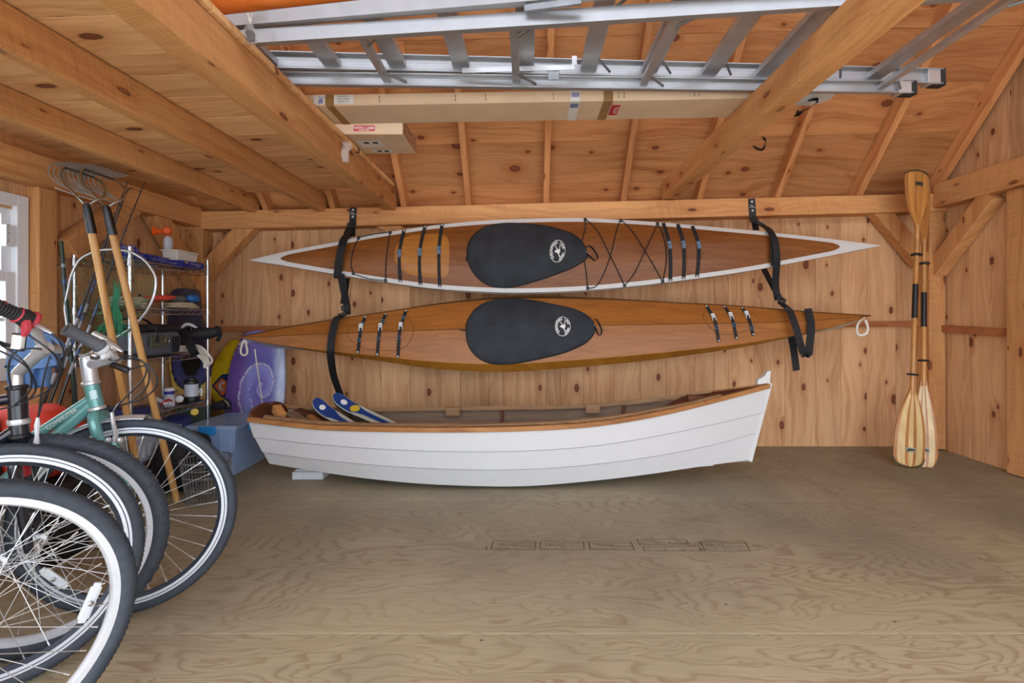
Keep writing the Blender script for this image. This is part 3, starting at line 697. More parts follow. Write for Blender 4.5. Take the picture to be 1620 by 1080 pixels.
for a, c1, b1, e in (((1122,483.5),(1128.5,503),(1131,519),(1134,541)), ((1151,484.5),(1157,501),(1159,515),(1162,536.5)), ((1179,486.5),(1183,499),(1187,519.5),(1189,531))):
    deck_strap(Lk, kl, [a, c1, b1, e], .022, [(c1[0], c1[1], .026, .05, 's'), (b1[0], b1[1], .026, .022, 'l')], [(a[0], a[1]+1), (e[0], e[1]-2)])
LC = [(739.5,522),(741,508),(750,492),(765,481),(783,475.5),(810,473.5),(840,476),(870,481.5),(905,489),(925,498),(936,509),(939,520),(934,533),(920,545),(890,558),(850,568),(815,574.5),(785,575.5),(765,569.5),(750,557),(742,541)]
cockpit_cover(Lk, kl, LC, (889, 519, 12, 15.5, .004, 6, 0), [(938,507,.0),(943,508,.01),(949,523,.018),(948,531,.018),(944,531,.018),(940,519,.004)], [(741,523),(735,524),(729,521.5)])
tl = MB().tube([V(p) for p in spline([tuple(Lk.S(1372, 503, .004)), tuple(W(1358, 511, 3.57)), tuple(W(1355.5, 523, 3.56)), tuple(W(1359, 530, 3.56)), tuple(W(1369, 528, 3.56)), tuple(W(1373, 519, 3.56)), tuple(W(1369, 506, 3.57))], 6)], .0085, 8)
tl.build('carry_loop', M['white_cord'], kl, label='white rope carry loop')
# straps that carry both kayaks -------------------------------------------------
def hanger(label, plate_px, segs, buckles, tail=None):
    t = thing('kayak_hanger', label, 'strap', W(plate_px[0], plate_px[1], 3.9), 'black webbing slings holding the kayaks')
    yp = YW-.152
    p = MB(); a, b = W(plate_px[0], plate_px[1], yp), W(plate_px[2], plate_px[3], yp); p.bar(a, b, .055, .006, up=(0,-1,0)); p.build('mounting_plate', M['black_pl'], t, bev=.001)
    for f in (.16, .62): MB().lathe([(.008, 0), (.008, .003), (.004, .005)], a.lerp(b, f)+V((0, -.004, 0)), (0, -1, 0), 10).build('screw', M['screw'], t)
    mk = MB(); q = a.lerp(b, .42)+V((0, -.0045, 0)); put_text(mk, 'LTWALL', .012, q+V((0,0,-.008)), (1,0,0), (0,0,1)); 
    for i in range(3): mk.bar(q+V((-.014+.007*i, 0, .006)), q+V((-.007+.007*i, 0, .006+.010*(i == 0)+.006*(i == 1))), .0025, .0008, up=(0,-1,0))
    mk.build('plate_mark', M['white_ink'], t, smooth=False)
    for pts, w in segs:
        P = [V(q) for q in spline([tuple(W(x, y, Y)) for x, y, Y in pts], 8)]
        MB().ribbon(P, (1, 0, .0), w, .004).build('webbing', M['black_web'], t)
    for (x, y, Y, w, h, rot) in buckles:
        b = MB(); c = W(x, y, Y); ux = V((math.cos(R(rot)), 0, math.sin(R(rot)))); uz = V((-ux.z, 0, ux.x))
        for q in (-.5, 0, .5): b.bar(c+uz*q*h-ux*w/2, c+uz*q*h+ux*w/2, .010, .012, up=(0,-1,0))
        for q in (-.5, .5): b.bar(c+ux*q*w-uz*h/2, c+ux*q*w+uz*h/2, .008, .012, up=(0,-1,0))
        b.build('cam_buckle', M['black_pl'], t, bev=.002)
    return t
hanger('black webbing sling on the shelf side, holding up both kayaks', (559,328,558,352),
    [([(558,350,3.955),(557,362,3.95),(557,374,3.93)], .05), ([(553,360,3.94),(549,371,3.78),(543,381,3.62),(538,404,3.585),(534,434,3.62),(535,440,3.64)], .055),
     ([(539,433,3.62),(543,455,3.66),(548,480,3.72),(549.5,497,3.74)], .052), ([(549,440,3.86),(547,455,3.82),(543,480,3.74)], .045),
     ([(548,494,3.70),(540,500,3.62),(532,505,3.58),(526,526,3.535),(523.5,545,3.52),(523,562,3.54),(527,590,3.7),(533,610,3.85),(541,630,3.95)], .052)],
    [(556,356,3.945,.06,.03,0), (551,367,3.88,.06,.022,20), (546,487,3.72,.05,.03,10), (541,498,3.64,.055,.02,15)])
hanger('black webbing sling by the paddles, with a long loose loop at its end', (1189,314,1191,345),
    [([(1191,342,3.955),(1194,352,3.95),(1196,364,3.93)], .05), ([(1195,352,3.94),(1205,356,3.80),(1217,364,3.66),(1226,382,3.6),(1229,405,3.59),(1228,428,3.64),(1227,452,3.7),(1231,474,3.72)], .05),
     ([(1208,424,3.88),(1217,442,3.8),(1228,462,3.72),(1236,476,3.7)], .045),
     ([(1222,372,3.63),(1222,398,3.6),(1223,420,3.62)], .03),
     ([(1234,478,3.70),(1245,487,3.62),(1251,495,3.58),(1260,520,3.53),(1265,540,3.53),(1271,559,3.55)], .05),
     ([(1270,560,3.56),(1277,561,3.565),(1281,556,3.56)], .05), ([(1279,561,3.575),(1281,545,3.58),(1283,520,3.60),(1282,505,3.61),(1278,488,3.63)], .055),
     ([(1252,533,3.6),(1256,555,3.64),(1260,586,3.66)], .05)],
    [(1193,348,3.945,.06,.026,-5), (1204,355,3.82,.06,.02,-30), (1236,474,3.69,.06,.03,-30), (1248,491,3.60,.06,.022,-35)])
# ---- white rowing boat on the floor
SH = [(393,666),(450,673),(491,677.5),(570,681),(658,682.5),(740,682.5),(830,680.5),(941,673.5),(1052,655),(1136,634.5),(1217,613)]
S1 = [(402,690.5),(491,700.5),(658,711.5),(740,713),(830,712),(941,704),(1052,686),(1136,668.5),(1206,652)]
S2 = [(416,714),(491,724),(658,738.5),(740,741.5),(830,741),(941,733),(1052,717.5),(1136,700.5),(1195,684)]
SB = [(426,733),(491,743.5),(547,752),(658,764),(740,768),(830,768.5),(913,762.5),(1024,750),(1108,737.5),(1184,727)]
YC = 3.31; M['lapshade'] = plain('painted_lap_shade', srgb(128, 128, 126), .7, noise=.1)
def hw(t, st, mid, tm=.42):
    # half width along the boat: square stern, fine bow
    if t < tm: return st+(mid-st)*math.sin(math.pi/2*(t/tm))
    u = (t-tm)/(1-tm); return mid*(1-u**2.3)
def row(pts, st, mid, n=44, bow=.006):
    f = interp(pts); x0, x1 = pts[0][0], pts[-1][0]; out = []
    for i in range(n+1):
        t = i/n; px = x0+(x1-x0)*t; h = max(hw(t, st, mid), bow); out.append(W(px, f(px), YC-h))
    return out
far = lambda P: [V((p.x, 2*YC-p.y, p.z)) for p in P]
boat = thing('rowing_boat', 'white clinker rowing boat with wooden gunwales lying under the kayaks', 'boat', (-.1, YC, 0))
rs, r1, r2, rb = row(SH, .215, .335), row(S1, .195, .315), row(S2, .17, .28), row(SB, .13, .22)
skin = MB()
def strake(a, b, over=.006, side=-1):
    # lower edge stands proud of the strake below it
    rr = []
    for p, q in zip(a, b):
        o = V((0, side*over, -.001)); rr.append([p, q+o, q+V((0, side*over*.0, 0))+V((0, -side*.001, 0))])
    skin.loft(rr, False, False, ring_closed=False)
for side, g in ((-1, lambda P: P), (1, far)):
    strake(g(rs), g(r1), .008, side); strake(g(r1), g(r2), .008, side); strake(g(r2), g(rb), .0, side)
# bottom, transom, stem
skin.loft([[p, V((p.x, YC, p.z-.012)), q] for p, q in zip(rb, far(rb))], False, False, ring_closed=False)
tp = [rs[0], r1[0], r2[0], rb[0]]; tf = [V((p.x, 2*YC-p.y, p.z)) for p in tp]
skin.add(tp+tf[::-1], [tuple(range(8))])
hull_o = skin.build('hull', M['white_paint'], boat, sharp=25)
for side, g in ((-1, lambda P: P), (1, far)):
    for P in (r1, r2): MB().tube([p+V((0, side*.0015, -.0028)) for p in g(P)], .0021, 5).build('lap_shadow', M['lapshade'], hull_o)  # thin grey tubes drawn in as the shadow line under each strake lap
ins = MB()
def inset(P, d): return [p+V((0, d, .004)) for p in P]
for g, sg in ((lambda P: P, 1), (far, -1)):
    A = [[p+V((0, sg*.014, 0)), q+V((0, sg*.014, 0)), s_+V((0, sg*.014, 0)), u+V((0, sg*.014, .014))] for p, q, s_, u in zip(g(rs), g(r1), g(r2), g(rb))][1:-3]
    ins.loft(A, False, False, ring_closed=False)
ins.loft([[p+V((0, .014, .014)), q+V((0, -.014, .014))] for p, q in zip(rb[1:-3], far(rb)[1:-3])], False, False, ring_closed=False)
ins.build('inner_planking', M['inner_w'], boat, label='weathered grey brown inner planking')
for g, sg in ((lambda P: P, 1), (far, -1)):
    P = g(rs); P = [p+V((0, 0, .012)) for p in P]; IW = .046
    rr = [[p+V((0, -sg*.016, .014)), p+V((0, sg*.006, .016)), p+V((0, sg*.006, -.016)), p+V((0, -sg*.016, -.014))] for p in P]
    MB().loft(rr).build('gunwale', M['rail_w'], boat, label='honey brown gunwale rail', bev=.002)
    Q = [p+V((0, sg*(IW if i < 36 else .022), .024)) for i, p in enumerate(P)][1:-4]
    rr = [[p+V((0, -sg*.011, .008)), p+V((0, sg*.011, .012)), p+V((0, sg*.011, -.014)), p+V((0, -sg*.011, -.014))] for p in [q-V((0, 0, .010)) for q in Q]]
    MB().loft(rr).build('inwale', M['inwale_w'], boat)
    for i in range(2, 39):
        p = P[i]; q = P[i+1]; MB().bar(p+V((0, sg*.021, .003)), p.lerp(q, .62)+V((0, sg*.021, .003)), .032, .022).build('spacer_block', M['inwale_w'], boat)
    for px_ in (713, 939):
        i = min(range(len(P)), key=lambda k: abs((P[k].x/P[k].y)*F+CX-px_)); p = P[i]
        MB().box(p+V((0, sg*.066, -.006)), (.10, .020, .062)).build('oarlock_pad', M['inwale_w'], boat, bev=.002)
# ribs inside
def at(P, px): i = min(range(len(P)), key=lambda k: abs(P[k].x/P[k].y*F+CX-px)); return P[i]
for px_ in (560, 793, 985):
    m = MB()
    for g, sg in ((lambda P: P, 1), (far, -1)):
        i = min(range(len(far(rs))), key=lambda k: abs(far(rs)[k].x/far(rs)[k].y*F+CX-px_))
        pts = [g(P)[i]+V((0, sg*.024, .0)) for P in (rs, r1, r2, rb)]
        for a, b in zip(pts, pts[1:]): m.bar(a, b, .024, .018, up=(0, sg, 0))
    a, b = rb[i]+V((0, .03, .02)), far(rb)[i]+V((0, -.03, .02)); m.bar(a, b, .024, .018)
    m.build('rib', M['dark_w'], boat)
# seats
for i, w in ((6, .26), (20, .2), (33, .17)):
    p, q = r1[i], far(r1)[i]; MB().bar(p+V((0, .03, -.01)), q+V((0, -.03, -.01)), w, .018).build('thwart', M['inner_w'], boat, bev=.002)
# transom inner face with a crowned top and a low notch
x0 = rs[0].x+.012; tz = rs[0].z; out = []
for i in range(25):
    u = -1+2*i/24; y = YC+u*.212; z = tz+.012+.062*math.sqrt(max(0, 1-u*u))**.9-(.03 if abs(u-.32) < .09 else 0); out.append((y, z))
o2 = out+[(YC+.13, rb[0].z+.012), (YC-.13, rb[0].z+.012)]
sx_ = lambda z: x0+(tz-z)*.55
m = MB(); n = len(o2); a = [V((sx_(z), y, z)) for y, z in o2]; b = [p+V((.024, 0, 0)) for p in a]
m.add(a+b, [tuple(range(n)), tuple(range(2*n-1, n-1, -1))]+[(i, (i+1) % n, n+(i+1) % n, n+i) for i in range(n)])
m.build('transom', M['dark_w'], boat, label='dark oiled transom with crowned top', bev=.002)
# stem post and its carved head, breasthook, skeg
s0, s1_ = rs[-1], rb[-1]
m = MB(); m.bar(s1_+V((.01, .012, -.012)), s0+V((.006, .012, .03)), .03, .03, up=(1,0,.4)); m.build('stem_post', M['white_paint'], boat, bev=.003)
hd = [(-.018,0),(.064,.010),(.072,.094),(.042,.084),(.036,.062),(.014,.046),(-.014,.036)]
MB().prism(hd, (1,0,0), (0,0,1), s0+V((-.062, -.006, .020)), (0, .034, 0)).build('stem_head', M['white_paint'], boat, bev=.003, label='white carved stem head')
hk = MB(); c = at(rs, 1145)
hk.add([rs[-1]+V((0,0,.02)), rs[-7]+V((0,.02,.022)), V((rs[-9].x, YC, rs[-9].z+.01)), far(rs)[-7]+V((0,-.02,.022))]+[rs[-1]+V((0,0,.0)), rs[-7]+V((0,.02,.0)), V((rs[-9].x, YC, rs[-9].z-.01)), far(rs)[-7]+V((0,-.02,.0))], [(0,1,2,3),(7,6,5,4),(0,4,5,1),(1,5,6,2),(2,6,7,3),(3,7,4,0)])
hk.build('breasthook', M['dark_w'], boat)
MB().prism([(0,0),(.10,-.002),(.112,.014),(.09,.030),(0,.034)], (1,0,0), (0,0,1), W(1089, 634, YC-.08), (0, .05, 0)).build('bow_knee', M['dark_w'], boat, bev=.003, label='dark carved knee near the bow')
bot = lambda i: V((rb[i].x, YC, rb[i].z-.012))
m = MB(); pts = [bot(i) for i in range(2, 42)]
m.loft([[p+V((0,-.014,.004)), p+V((0,.014,.004)), p+V((0,.014,-.010)), p+V((0,-.014,-.010))] for p in pts]); m.build('keel', M['white_paint'], boat)
# grey block that props the stern
bl = MB(); c = W(495, 749, 3.36); c.z = .03
bl.box((c.x, 3.34, .026), (.20, .13, .05)); bl.box((c.x, 3.34, .058), (.17, .10, .016))
tag(bl.build('prop_block', M['white_pl'], bev=.004), 'pale grey block propping up the stern of the rowing boat', 'block')
# things lying in the stern
def ski(label, tip, tail, w, fin):
    t = thing('water_ski', label, 'water ski', tip, 'water skis lying in the boat')
    a, b = V(tip), V(tail); d = (b-a); L = d.length; d.normalize(); s_ = V((.36, .80, .36)); s_ = (s_-d*s_.dot(d)).normalized(); nn = s_.cross(d)
    if nn.dot(V((0,-1,.6))) < 0: nn = -nn
    m = MB(); top = []; bot_ = []
    N = 26
    def hwid(u): return w/2*(math.sqrt(max(0, 1-(1-u/.10)**2)) if u < .10 else 1-.25*(u-.1))
    def curl(u): return .05*max(0, (.25-u)/.25)**2
    rr = []
    for i in range(N+1):
        u = (i/N)**1.3; p = a+d*L*u+nn*curl(u); h = max(hwid(u), .003); rr.append([p-s_*h+nn*.005, p+s_*h+nn*.005, p+s_*h-nn*.005, p-s_*h-nn*.005])
    m.loft(rr).build('ski_body', M['ski_w'], t, bev=.001); MB().loft([[p-nn*.0045, q-nn*.0045, r_-nn*.009, s2-nn*.009] for p, q, r_, s2 in rr]).build('ski_base', M['black_pl'], t)
    g = MB()
    P = lambda u, v, o=.0065: a+d*L*u+nn*(curl(u)+o)+s_*hwid(u)*v
    us = [.006, .02, .05, .09, .14, .2, .26]; g.loft([[P(u, -.92), P(u, .92)] for u in us], False, False, ring_closed=False)
    us = [.26, .32, .4, .55, .8]; g.loft([[P(u, -.92*(1-.55*min(1, (u-.26)/.1))), P(u, .92*(1-.55*min(1, (u-.26)/.1)))] for u in us], False, False, ring_closed=False)
    g.build('blue_graphic', M['ski_b'], t)
    e = MB(); C = .13
    e.add([P(C+.035*math.cos(2*math.pi*k/16), .45*math.sin(2*math.pi*k/16), .0078) for k in range(16)], [tuple(range(16))]); e.build('crest_print', M['white_ink'], t)
    if fin:
        y = MB(); y.add([P(.27+.05*math.cos(2*math.pi*k/18), .7*math.sin(2*math.pi*k/18), .0085) for k in range(18)], [tuple(range(18))]); y.build('yellow_disc', M['yellow'], t)
    return t
M['ski_w'] = plain('pale_ski', srgb(186, 190, 176), .4); M['ski_b'] = plain('blue_ski_print', srgb(24, 62, 132), .4); M['yellow'] = plain('yellow_print', srgb(214, 186, 48), .45)
ski('blue tipped water ski in the boat, the shorter one nearer the stern', W(497, 640, 3.36), W(600, 700, 3.22), .095, False)
ski('blue tipped water ski in the boat with a yellow disc', W(528, 632, 3.46), W(655, 690, 3.34), .10, True)
def scrap(label, a, b, w, h, mat, up=(0,0,1), name='wood_offcut'):
    tag(MB().bar(a, b, w, h, up=up).build(name, mat, bev=.003, smooth=False), label, 'wood')
M['cedar'] = wood('fresh_cedar', 'X', srgb(206, 150, 92), srgb(176, 116, 64), vary=.02)
scrap('short block of orange new wood in the stern of the boat', W(437, 645, 3.22), W(446, 660, 3.16), .05, .05, M['cedar'])
scrap('grey brown board end in the boat beside the orange block', W(458, 652, 3.24), W(495, 676, 3.18), .07, .02, M['inner_w'])
scrap('dark brown plank piece in the boat behind the grey board', W(470, 648, 3.42), W(520, 670, 3.40), .08, .02, M['dark_w'])
scrap('tan sloping offcut in the boat against the first water ski', W(489, 657, 3.33), W(520, 680, 3.28), .05, .02, M['rail_w'])
# ---- two double bladed paddles in the corner
M['pad_l'] = wood('pale_basswood', 'Z', srgb(222, 196, 144), srgb(200, 168, 112), vary=.03, coat=.3, rough=.35)
M['pad_d'] = wood('red_cedar_strip', 'Z', srgb(190, 132, 76), srgb(156, 98, 50), vary=.03, coat=.3, rough=.35)
M['pad_h'] = wood('honey_shaft', 'Z', srgb(198, 142, 76), srgb(170, 112, 52), vary=.03, coat=.4, rough=.3)
M['pad_edge'] = plain('dark_blade_tip', srgb(84, 70, 44), .5)
def paddle(label, top, bot, hwt, hwb, rt, rb_, yup, ferr, rings):
    """top/bot: image ends with their depth; blades described by their width at several heights"""
    A, B = W(*bot), W(*top); t = thing('paddle', label, 'paddle', A, 'double bladed paddles in the corner')
    d = (B-A); L = d.length; d.normalize()
    ax = lambda f: A+d*L*f
    def blade(f0, f1, width, sgn, rot, name, lbl):
        # f0 is the tip, f1 the throat; widths in image-free metres
        s_ = V((math.cos(rot), math.sin(rot), 0)); s_ = (s_-d*s_.dot(d)).normalized(); nn = s_.cross(d)
        if nn.y > 0: nn = -nn
        prof = interp(width); N = 40; strips = [(-1, -.8, 'd'), (-.8, -.36, 'l'), (-.36, -.16, 'd'), (-.16, .16, 'l'), (.16, .36, 'd'), (.36, .8, 'l'), (.8, 1, 'd')]
        bm_ = MB()
        for a, b, mt in strips:
            rr = []
            for i in range(N+1):
                u = i/N; h = prof(u); p = ax(f0+(f1-f0)*u); th = .006+.010*max(0, u-.7)/.3
                cup = lambda v: nn*(-.018*(v*v)*(1-u))
                rr.append([p+s_*h*a+cup(a)+nn*th*.5, p+s_*h*b+cup(b)+nn*th*.5, p+s_*h*b+cup(b)-nn*th*.5, p+s_*h*a+cup(a)-nn*th*.5])
            bm_.loft(rr, mi=0 if mt == 'l' else 1)
        bl = bm_.build(name, [M['pad_l'], M['pad_d']] if lbl == 'p' else [M['pad_h'], M['pad_d']], t, sharp=50)
        e = MB(); pts = []
        for i in range(17):
            v = -1+2*i/16
            # walk the tip edge
            lo, hi = 0.0, .35
            u = next((q/200 for q in range(0, 70) if prof(q/200) >= abs(v)*prof(.22)*.985), .2); p = ax(f0+(f1-f0)*u); pts.append(p+s_*prof(.22)*v*.99+nn*(-.018*v*v))
        e.tube(pts, .007, 6); e.build('tip_edge', M['pad_edge'], bl)
        # maker's patch
        c = ax(f0+(f1-f0)*.22); up_ = d*sgn
        pm = MB(); q = c+nn*.0045
        pm.add([q+s_*x+d*y for x, y in ((-.033,-.016),(.033,-.016),(.033,.016),(-.033,.016))], [(0,1,2,3)]); pm.build('maker_patch', M['pad_edge'] if lbl != 'p' else M['patch'], bl, smooth=False)
        fg = MB(); q2 = c+nn*.0054; sil = [(-.03,-.012),(-.02,.002),(-.012,.010),(.0,.006),(.012,.008),(.028,.002),(.03,-.008),(.012,-.002),(-.006,-.006),(-.016,-.008),(-.02,-.013)]
        fg.add([q2+s_*x+d*y for x, y in sil], [tuple(range(len(sil)))]); fg.build('patch_print', M['black_ink'], bl, smooth=False)
        return bl
    blade(0, hwb[-1], hwb[0], 1, rb_, 'blade', 'p'); blade(1, hwt[-1], hwt[0], -1, rt, 'blade', 'h')
    MB().tube([ax(hwb[-1]-.02), ax(.5), ax(hwt[-1]+.02)], .0165, 14).build('shaft', M['pad_h'], t)
    MB().tube([ax(ferr[0]), ax(ferr[1])], .0185, 14).build('ferrule_grip', M['black_pl'], t, label='black joint sleeve')
    for f in rings: c = ax(f); MB().lathe([(.017, -.007), (.034, -.006), (.036, 0), (.034, .006), (.017, .007)], c, d, 18).build('drip_ring', M['black_rub'], t)
    return t
M['patch'] = plain('grey_patch', srgb(150, 150, 132), .5)
wb = [(0,.02),(.015,.055),(.04,.085),(.08,.098),(.2,.105),(.4,.102),(.6,.088),(.75,.068),(.88,.040),(.96,.022),(1,.0165)]
wt = [(0,.03),(.02,.072),(.05,.094),(.12,.100),(.3,.100),(.5,.092),(.65,.074),(.8,.046),(.92,.024),(1,.0165)]
paddle('wooden double bladed paddle in front of its twin, pale lower blade fully in view', (1454, 270, 3.72), (1439.5, 739, 3.53), (wt, .79), (wb, .256), R(8), R(-4), 1, (.490, .605), (.302, .706))
wb2 = [(0,.02),(.015,.04),(.04,.062),(.08,.074),(.2,.082),(.4,.078),(.6,.062),(.75,.045),(.88,.028),(.96,.02),(1,.0165)]
wt2 = [(0,.03),(.02,.06),(.05,.078),(.12,.085),(.3,.085),(.5,.078),(.65,.062),(.8,.040),(.92,.024),(1,.0165)]
paddle('wooden double bladed paddle half hidden behind the front one, slightly lower', (1462, 277, 3.82), (1461, 743.5, 3.56), (wt2, .75), (wb2, .29), R(20), R(-30), 1, (.468, .585), (.355, .685))
# ---- things stored across the tie beams
def dzY(dz, py): return F*dz/(CY-py)
def up_at(px, py, dz): Y = dzY(dz, py); return V(((px-CX)/F*Y, Y, H+dz))
lad = thing('stepladder', 'aluminium stepladder lying flat across the tie beams', 'ladder', (0, 2.2, 2.1))
r2a, r2b = up_at(480, 137, 1.035), up_at(1440, 150, 1.078)      # rear section, far rail (bottom edge)
r3a, r3b = up_at(404, 68, 1.035), up_at(1344, 8.5, 1.078)       # rear section, near rail
r1a, r1b = up_at(450, 112, 1.095), up_at(1490, 136, 1.150)      # front section, far rail
r4a, r4b = up_at(404, 38, 1.095), up_at(860, 0, 1.118)          # front section, near rail
def ext(a, b, x0, x1): d = (b-a)/(b.x-a.x); return a+d*(x0-a.x), a+d*(x1-a.x)
r2a, r2b = ext(r2a, r2b, -1.20, 1.86); r3a, r3b = ext(r3a, r3b, -1.20, 1.86); r1a, r1b = ext(r1a, r1b, -1.30, 2.05); r4a, r4b = ext(r4a, r4b, -1.30, 2.05)
def channel(a, b, h, fl, face, name='rail', th=.004):
    """C-section rail; face = +1/-1: side of the web in y"""
    m = MB(); d = (b-a).normalized(); u = V((0,0,1)); s_ = d.cross(u).normalized()*face
    m.bar(a+u*h/2, b+u*h/2, th, h)
    m.bar(a+s_*fl/2+u*th/2, b+s_*fl/2+u*th/2, fl, th); m.bar(a+s_*fl/2+u*(h-th/2), b+s_*fl/2+u*(h-th/2), fl, th)
    for q in (.3, .7): m.bar(a+u*h*q+s_*th*.6, b+u*h*q+s_*th*.6, .002, .004)
    return m.build(name, M['alu_white'], lad)
channel(r2a, r2b, .056, .026, 1); channel(r3a, r3b, .052, .026, -1); channel(r1a, r1b, .074, .03, 1); channel(r4a, r4b, .074, .03, -1)
def on(a, b, x): t = (x-a.x)/(b.x-a.x); return a.lerp(b, t)
k = 0
for px in (432, 530, 632, 731, 832, 930, 1026, 1122, 1208, 1298, 1388):
    Y = 2.27+.00019*(px-450); x = (px-CX)/F*(Y+.02)
    p, q = on(r1a, r1b, x)+V((0, -.002, .028)), on(r4a, r4b, x+.0)+V((0, .002, .028))
    m = MB(); m.bar(p, q, .074, .004); 
    for s_ in (-1, 1): m.bar(p+V((s_*.036, 0, .012)), q+V((s_*.036, 0, .012)), .003, .026)
    o = m.build('step', M['alu'], lad, bev=.0008)
    if k >= 5:
        MB().tube([p+V((.035, -.12, -.004)), p+V((.10, -.012, -.006))], .006, 6).build('step_brace', M['galv'], o); MB().tube([q+V((.035, .12, -.004)), q+V((.10, .012, -.006))], .006, 6).build('step_brace', M['galv'], o)
    k += 1
for px in (615, 817, 1018, 1215, 1400):
    Y = 2.31+.00012*(px-480); x = (px-CX)/F*Y
    p, q = on(r2a, r2b, x)+V((0, -.002, .024)), on(r3a, r3b, x)+V((0, .002, .024))
    m = MB(); m.bar(p, q, .032, .003)
    for s_ in (-1, 1): m.bar(p+V((s_*.015, 0, .010)), q+V((s_*.015, 0, .010)), .003, .020)
    o = m.build('rear_rung', M['alu'], lad, bev=.0006)
    MB().tube([p+V((.012, -.10, -.004)), p+V((.09, -.010, -.004))], .006, 6).build('rung_brace', M['galv'], o); MB().tube([q+V((.012, .10, -.004)), q+V((.09, .010, -.004))], .006, 6).build('rung_brace', M['galv'], o)
for a, b, h in ((r2a, r2b, .056), (r3a, r3b, .052), (r1a, r1b, .074), (r4a, r4b, .074)):
    d = (b-a).normalized(); f = MB().bar(b-d*.05+V((0, 0, h/2)), b+d*.022+V((0, 0, h/2)), .046, h+.012); f.build('rubber_foot', M['black_rub'], lad, bev=.004)
    e = MB().bar(b-d*.075+V((0, 0, h/2)), b-d*.01+V((0, 0, h/2)), .050, h+.004); e.build('foot_bracket', M['alu'], lad, bev=.002)
m = MB(); a, b = up_at(732, 115, 1.10), up_at(908, 110, 1.105); m.bar(a+V((0,-.02,0)), b+V((0,-.02,0)), .004, .022); m.bar(b+V((0,-.02,.01)), b+V((0,-.02,.05)), .022, .004, up=(0,1,0)); m.build('spreader_bar', M['alu'], lad)
m = MB(); a = up_at(875, 124, 1.075); m.box(a+V((0,-.03,0)), (.05, .006, .042)); m.build('hinge_plate', M['galv'], lad, bev=.002)
m = MB(); a, b = up_at(830, 14, 1.10), up_at(920, 2, 1.10); m.bar(a, b, .012, .022); m.build('spreader_bar', M['galv'], lad)
# orange pole / oar beside the ladder
M['orange_w'] = wood('varnished_orange_pole', 'X', srgb(206, 116, 48), srgb(176, 86, 30), vary=.02, coat=.5, rough=.25)
a, b = up_at(347, 22, 1.02), up_at(537, 1, 1.028); d = (b-a)/(b.x-a.x); a2 = a-d*.5; b2 = a+d*2.5; u = V((0, .0, .030))
pole = MB().tube([a2+u, b2+u], .030, 20).build('wooden_pole', M['orange_w']); tag(pole, 'orange varnished round pole lying on the tie beams in front of the ladder', 'pole')
# long carton and the short one behind it
M['card'] = plain('brown_cardboard', srgb(222, 196, 164), .8, noise=.05, nscale=8)
M['tape'] = plain('brown_packing_tape', srgb(150, 116, 72), .35, noise=.05)
M['label_w'] = plain('white_label', srgb(226, 226, 222), .6, noise=.02); M['label_r'] = plain('red_label', srgb(206, 36, 52), .6, noise=.02); M['label_b'] = plain('blue_print', srgb(60, 78, 170), .7, noise=.02)
def lidseam(m, p, q): m.bar(p, q, .0015, .003)
cb = thing('long_carton', 'long flat cardboard carton lying across the tie beams under the ladder', 'box', (0, 2.5, 2.07))
f0, f1 = up_at(500, 167.5, 1.0), up_at(1193, 172, 1.062)
X0, X1 = -1.13, 1.08; zb = lambda x: H+1.02+.018*(x+1.0); yb = 2.455
def cpt(x, y, z): return V((x, y, zb(x)+z))
hh = .055; dp = .235
m = MB(); v = [cpt(x, y, z) for x in (X0, X1) for y in (yb, yb+dp) for z in (0, hh)]
m.add(v, [(0,1,3,2),(4,6,7,5),(0,4,5,1),(2,3,7,6),(0,2,6,4),(1,5,7,3)]); m.build('carton_body', M['card'], cb, bev=.003)
def strip(x0, x1, mat, name, ya=None, wrap=True, z0=0, z1=hh, yy0=0, yy1=dp):
    m = MB()
    if wrap or ya == 'f': m.add([cpt(x0, yb-.0012, z0), cpt(x1, yb-.0012, z0), cpt(x1, yb-.0012, z1), cpt(x0, yb-.0012, z1)], [(0,1,2,3)])
    if wrap or ya == 'u': m.add([cpt(x0, yb+yy0, -.0012), cpt(x1, yb+yy0, -.0012), cpt(x1, yb+yy1, -.0012), cpt(x0, yb+yy1, -.0012)], [(3,2,1,0)])
    return m.build(name, mat, cb, smooth=False)
cx_ = lambda px: (px-CX)/F*yb
strip(cx_(955), cx_(970), M['tape'], 'packing_tape'); strip(cx_(515), cx_(528), M['tape'], 'packing_tape')
lb = strip(cx_(902.5), cx_(917.5), M['label_w'], 'address_label')
m = MB()
for i in range(7): x = cx_(904.5)+.0055*i; m.add([cpt(x, yb-.0022, .020), cpt(x+.003, yb-.0022, .020), cpt(x+.003, yb-.0022, .040+.004*(i % 3)), cpt(x, yb-.0022, .040+.004*(i % 3))], [(0,1,2,3)])
for i in range(8): x = cx_(904)+.0048*i; m.add([cpt(x, yb+.02, -.0022), cpt(x+.003, yb+.02, -.0022), cpt(x+.003, yb+.07, -.0022), cpt(x, yb+.07, -.0022)], [(3,2,1,0)])
m.build('label_print', M['label_b'], lb, smooth=False)
xr0, xr1 = cx_(964.5), cx_(984)
l1 = strip(cx_(971), cx_(985), M['label_r'], 'fragile_sticker', 'u', False, yy0=.05, yy1=.175); l2 = strip(cx_(969), cx_(976.5), M['label_w'], 'fragile_sticker', 'u', False, yy0=.05, yy1=.175)
m = MB(); put_text(m, 'FRAGILE', .026, cpt(cx_(975), yb+.112, -.0026), (0,-1,0), (-1,0,0)); m.build('sticker_text', M['label_r'], l2, smooth=False)
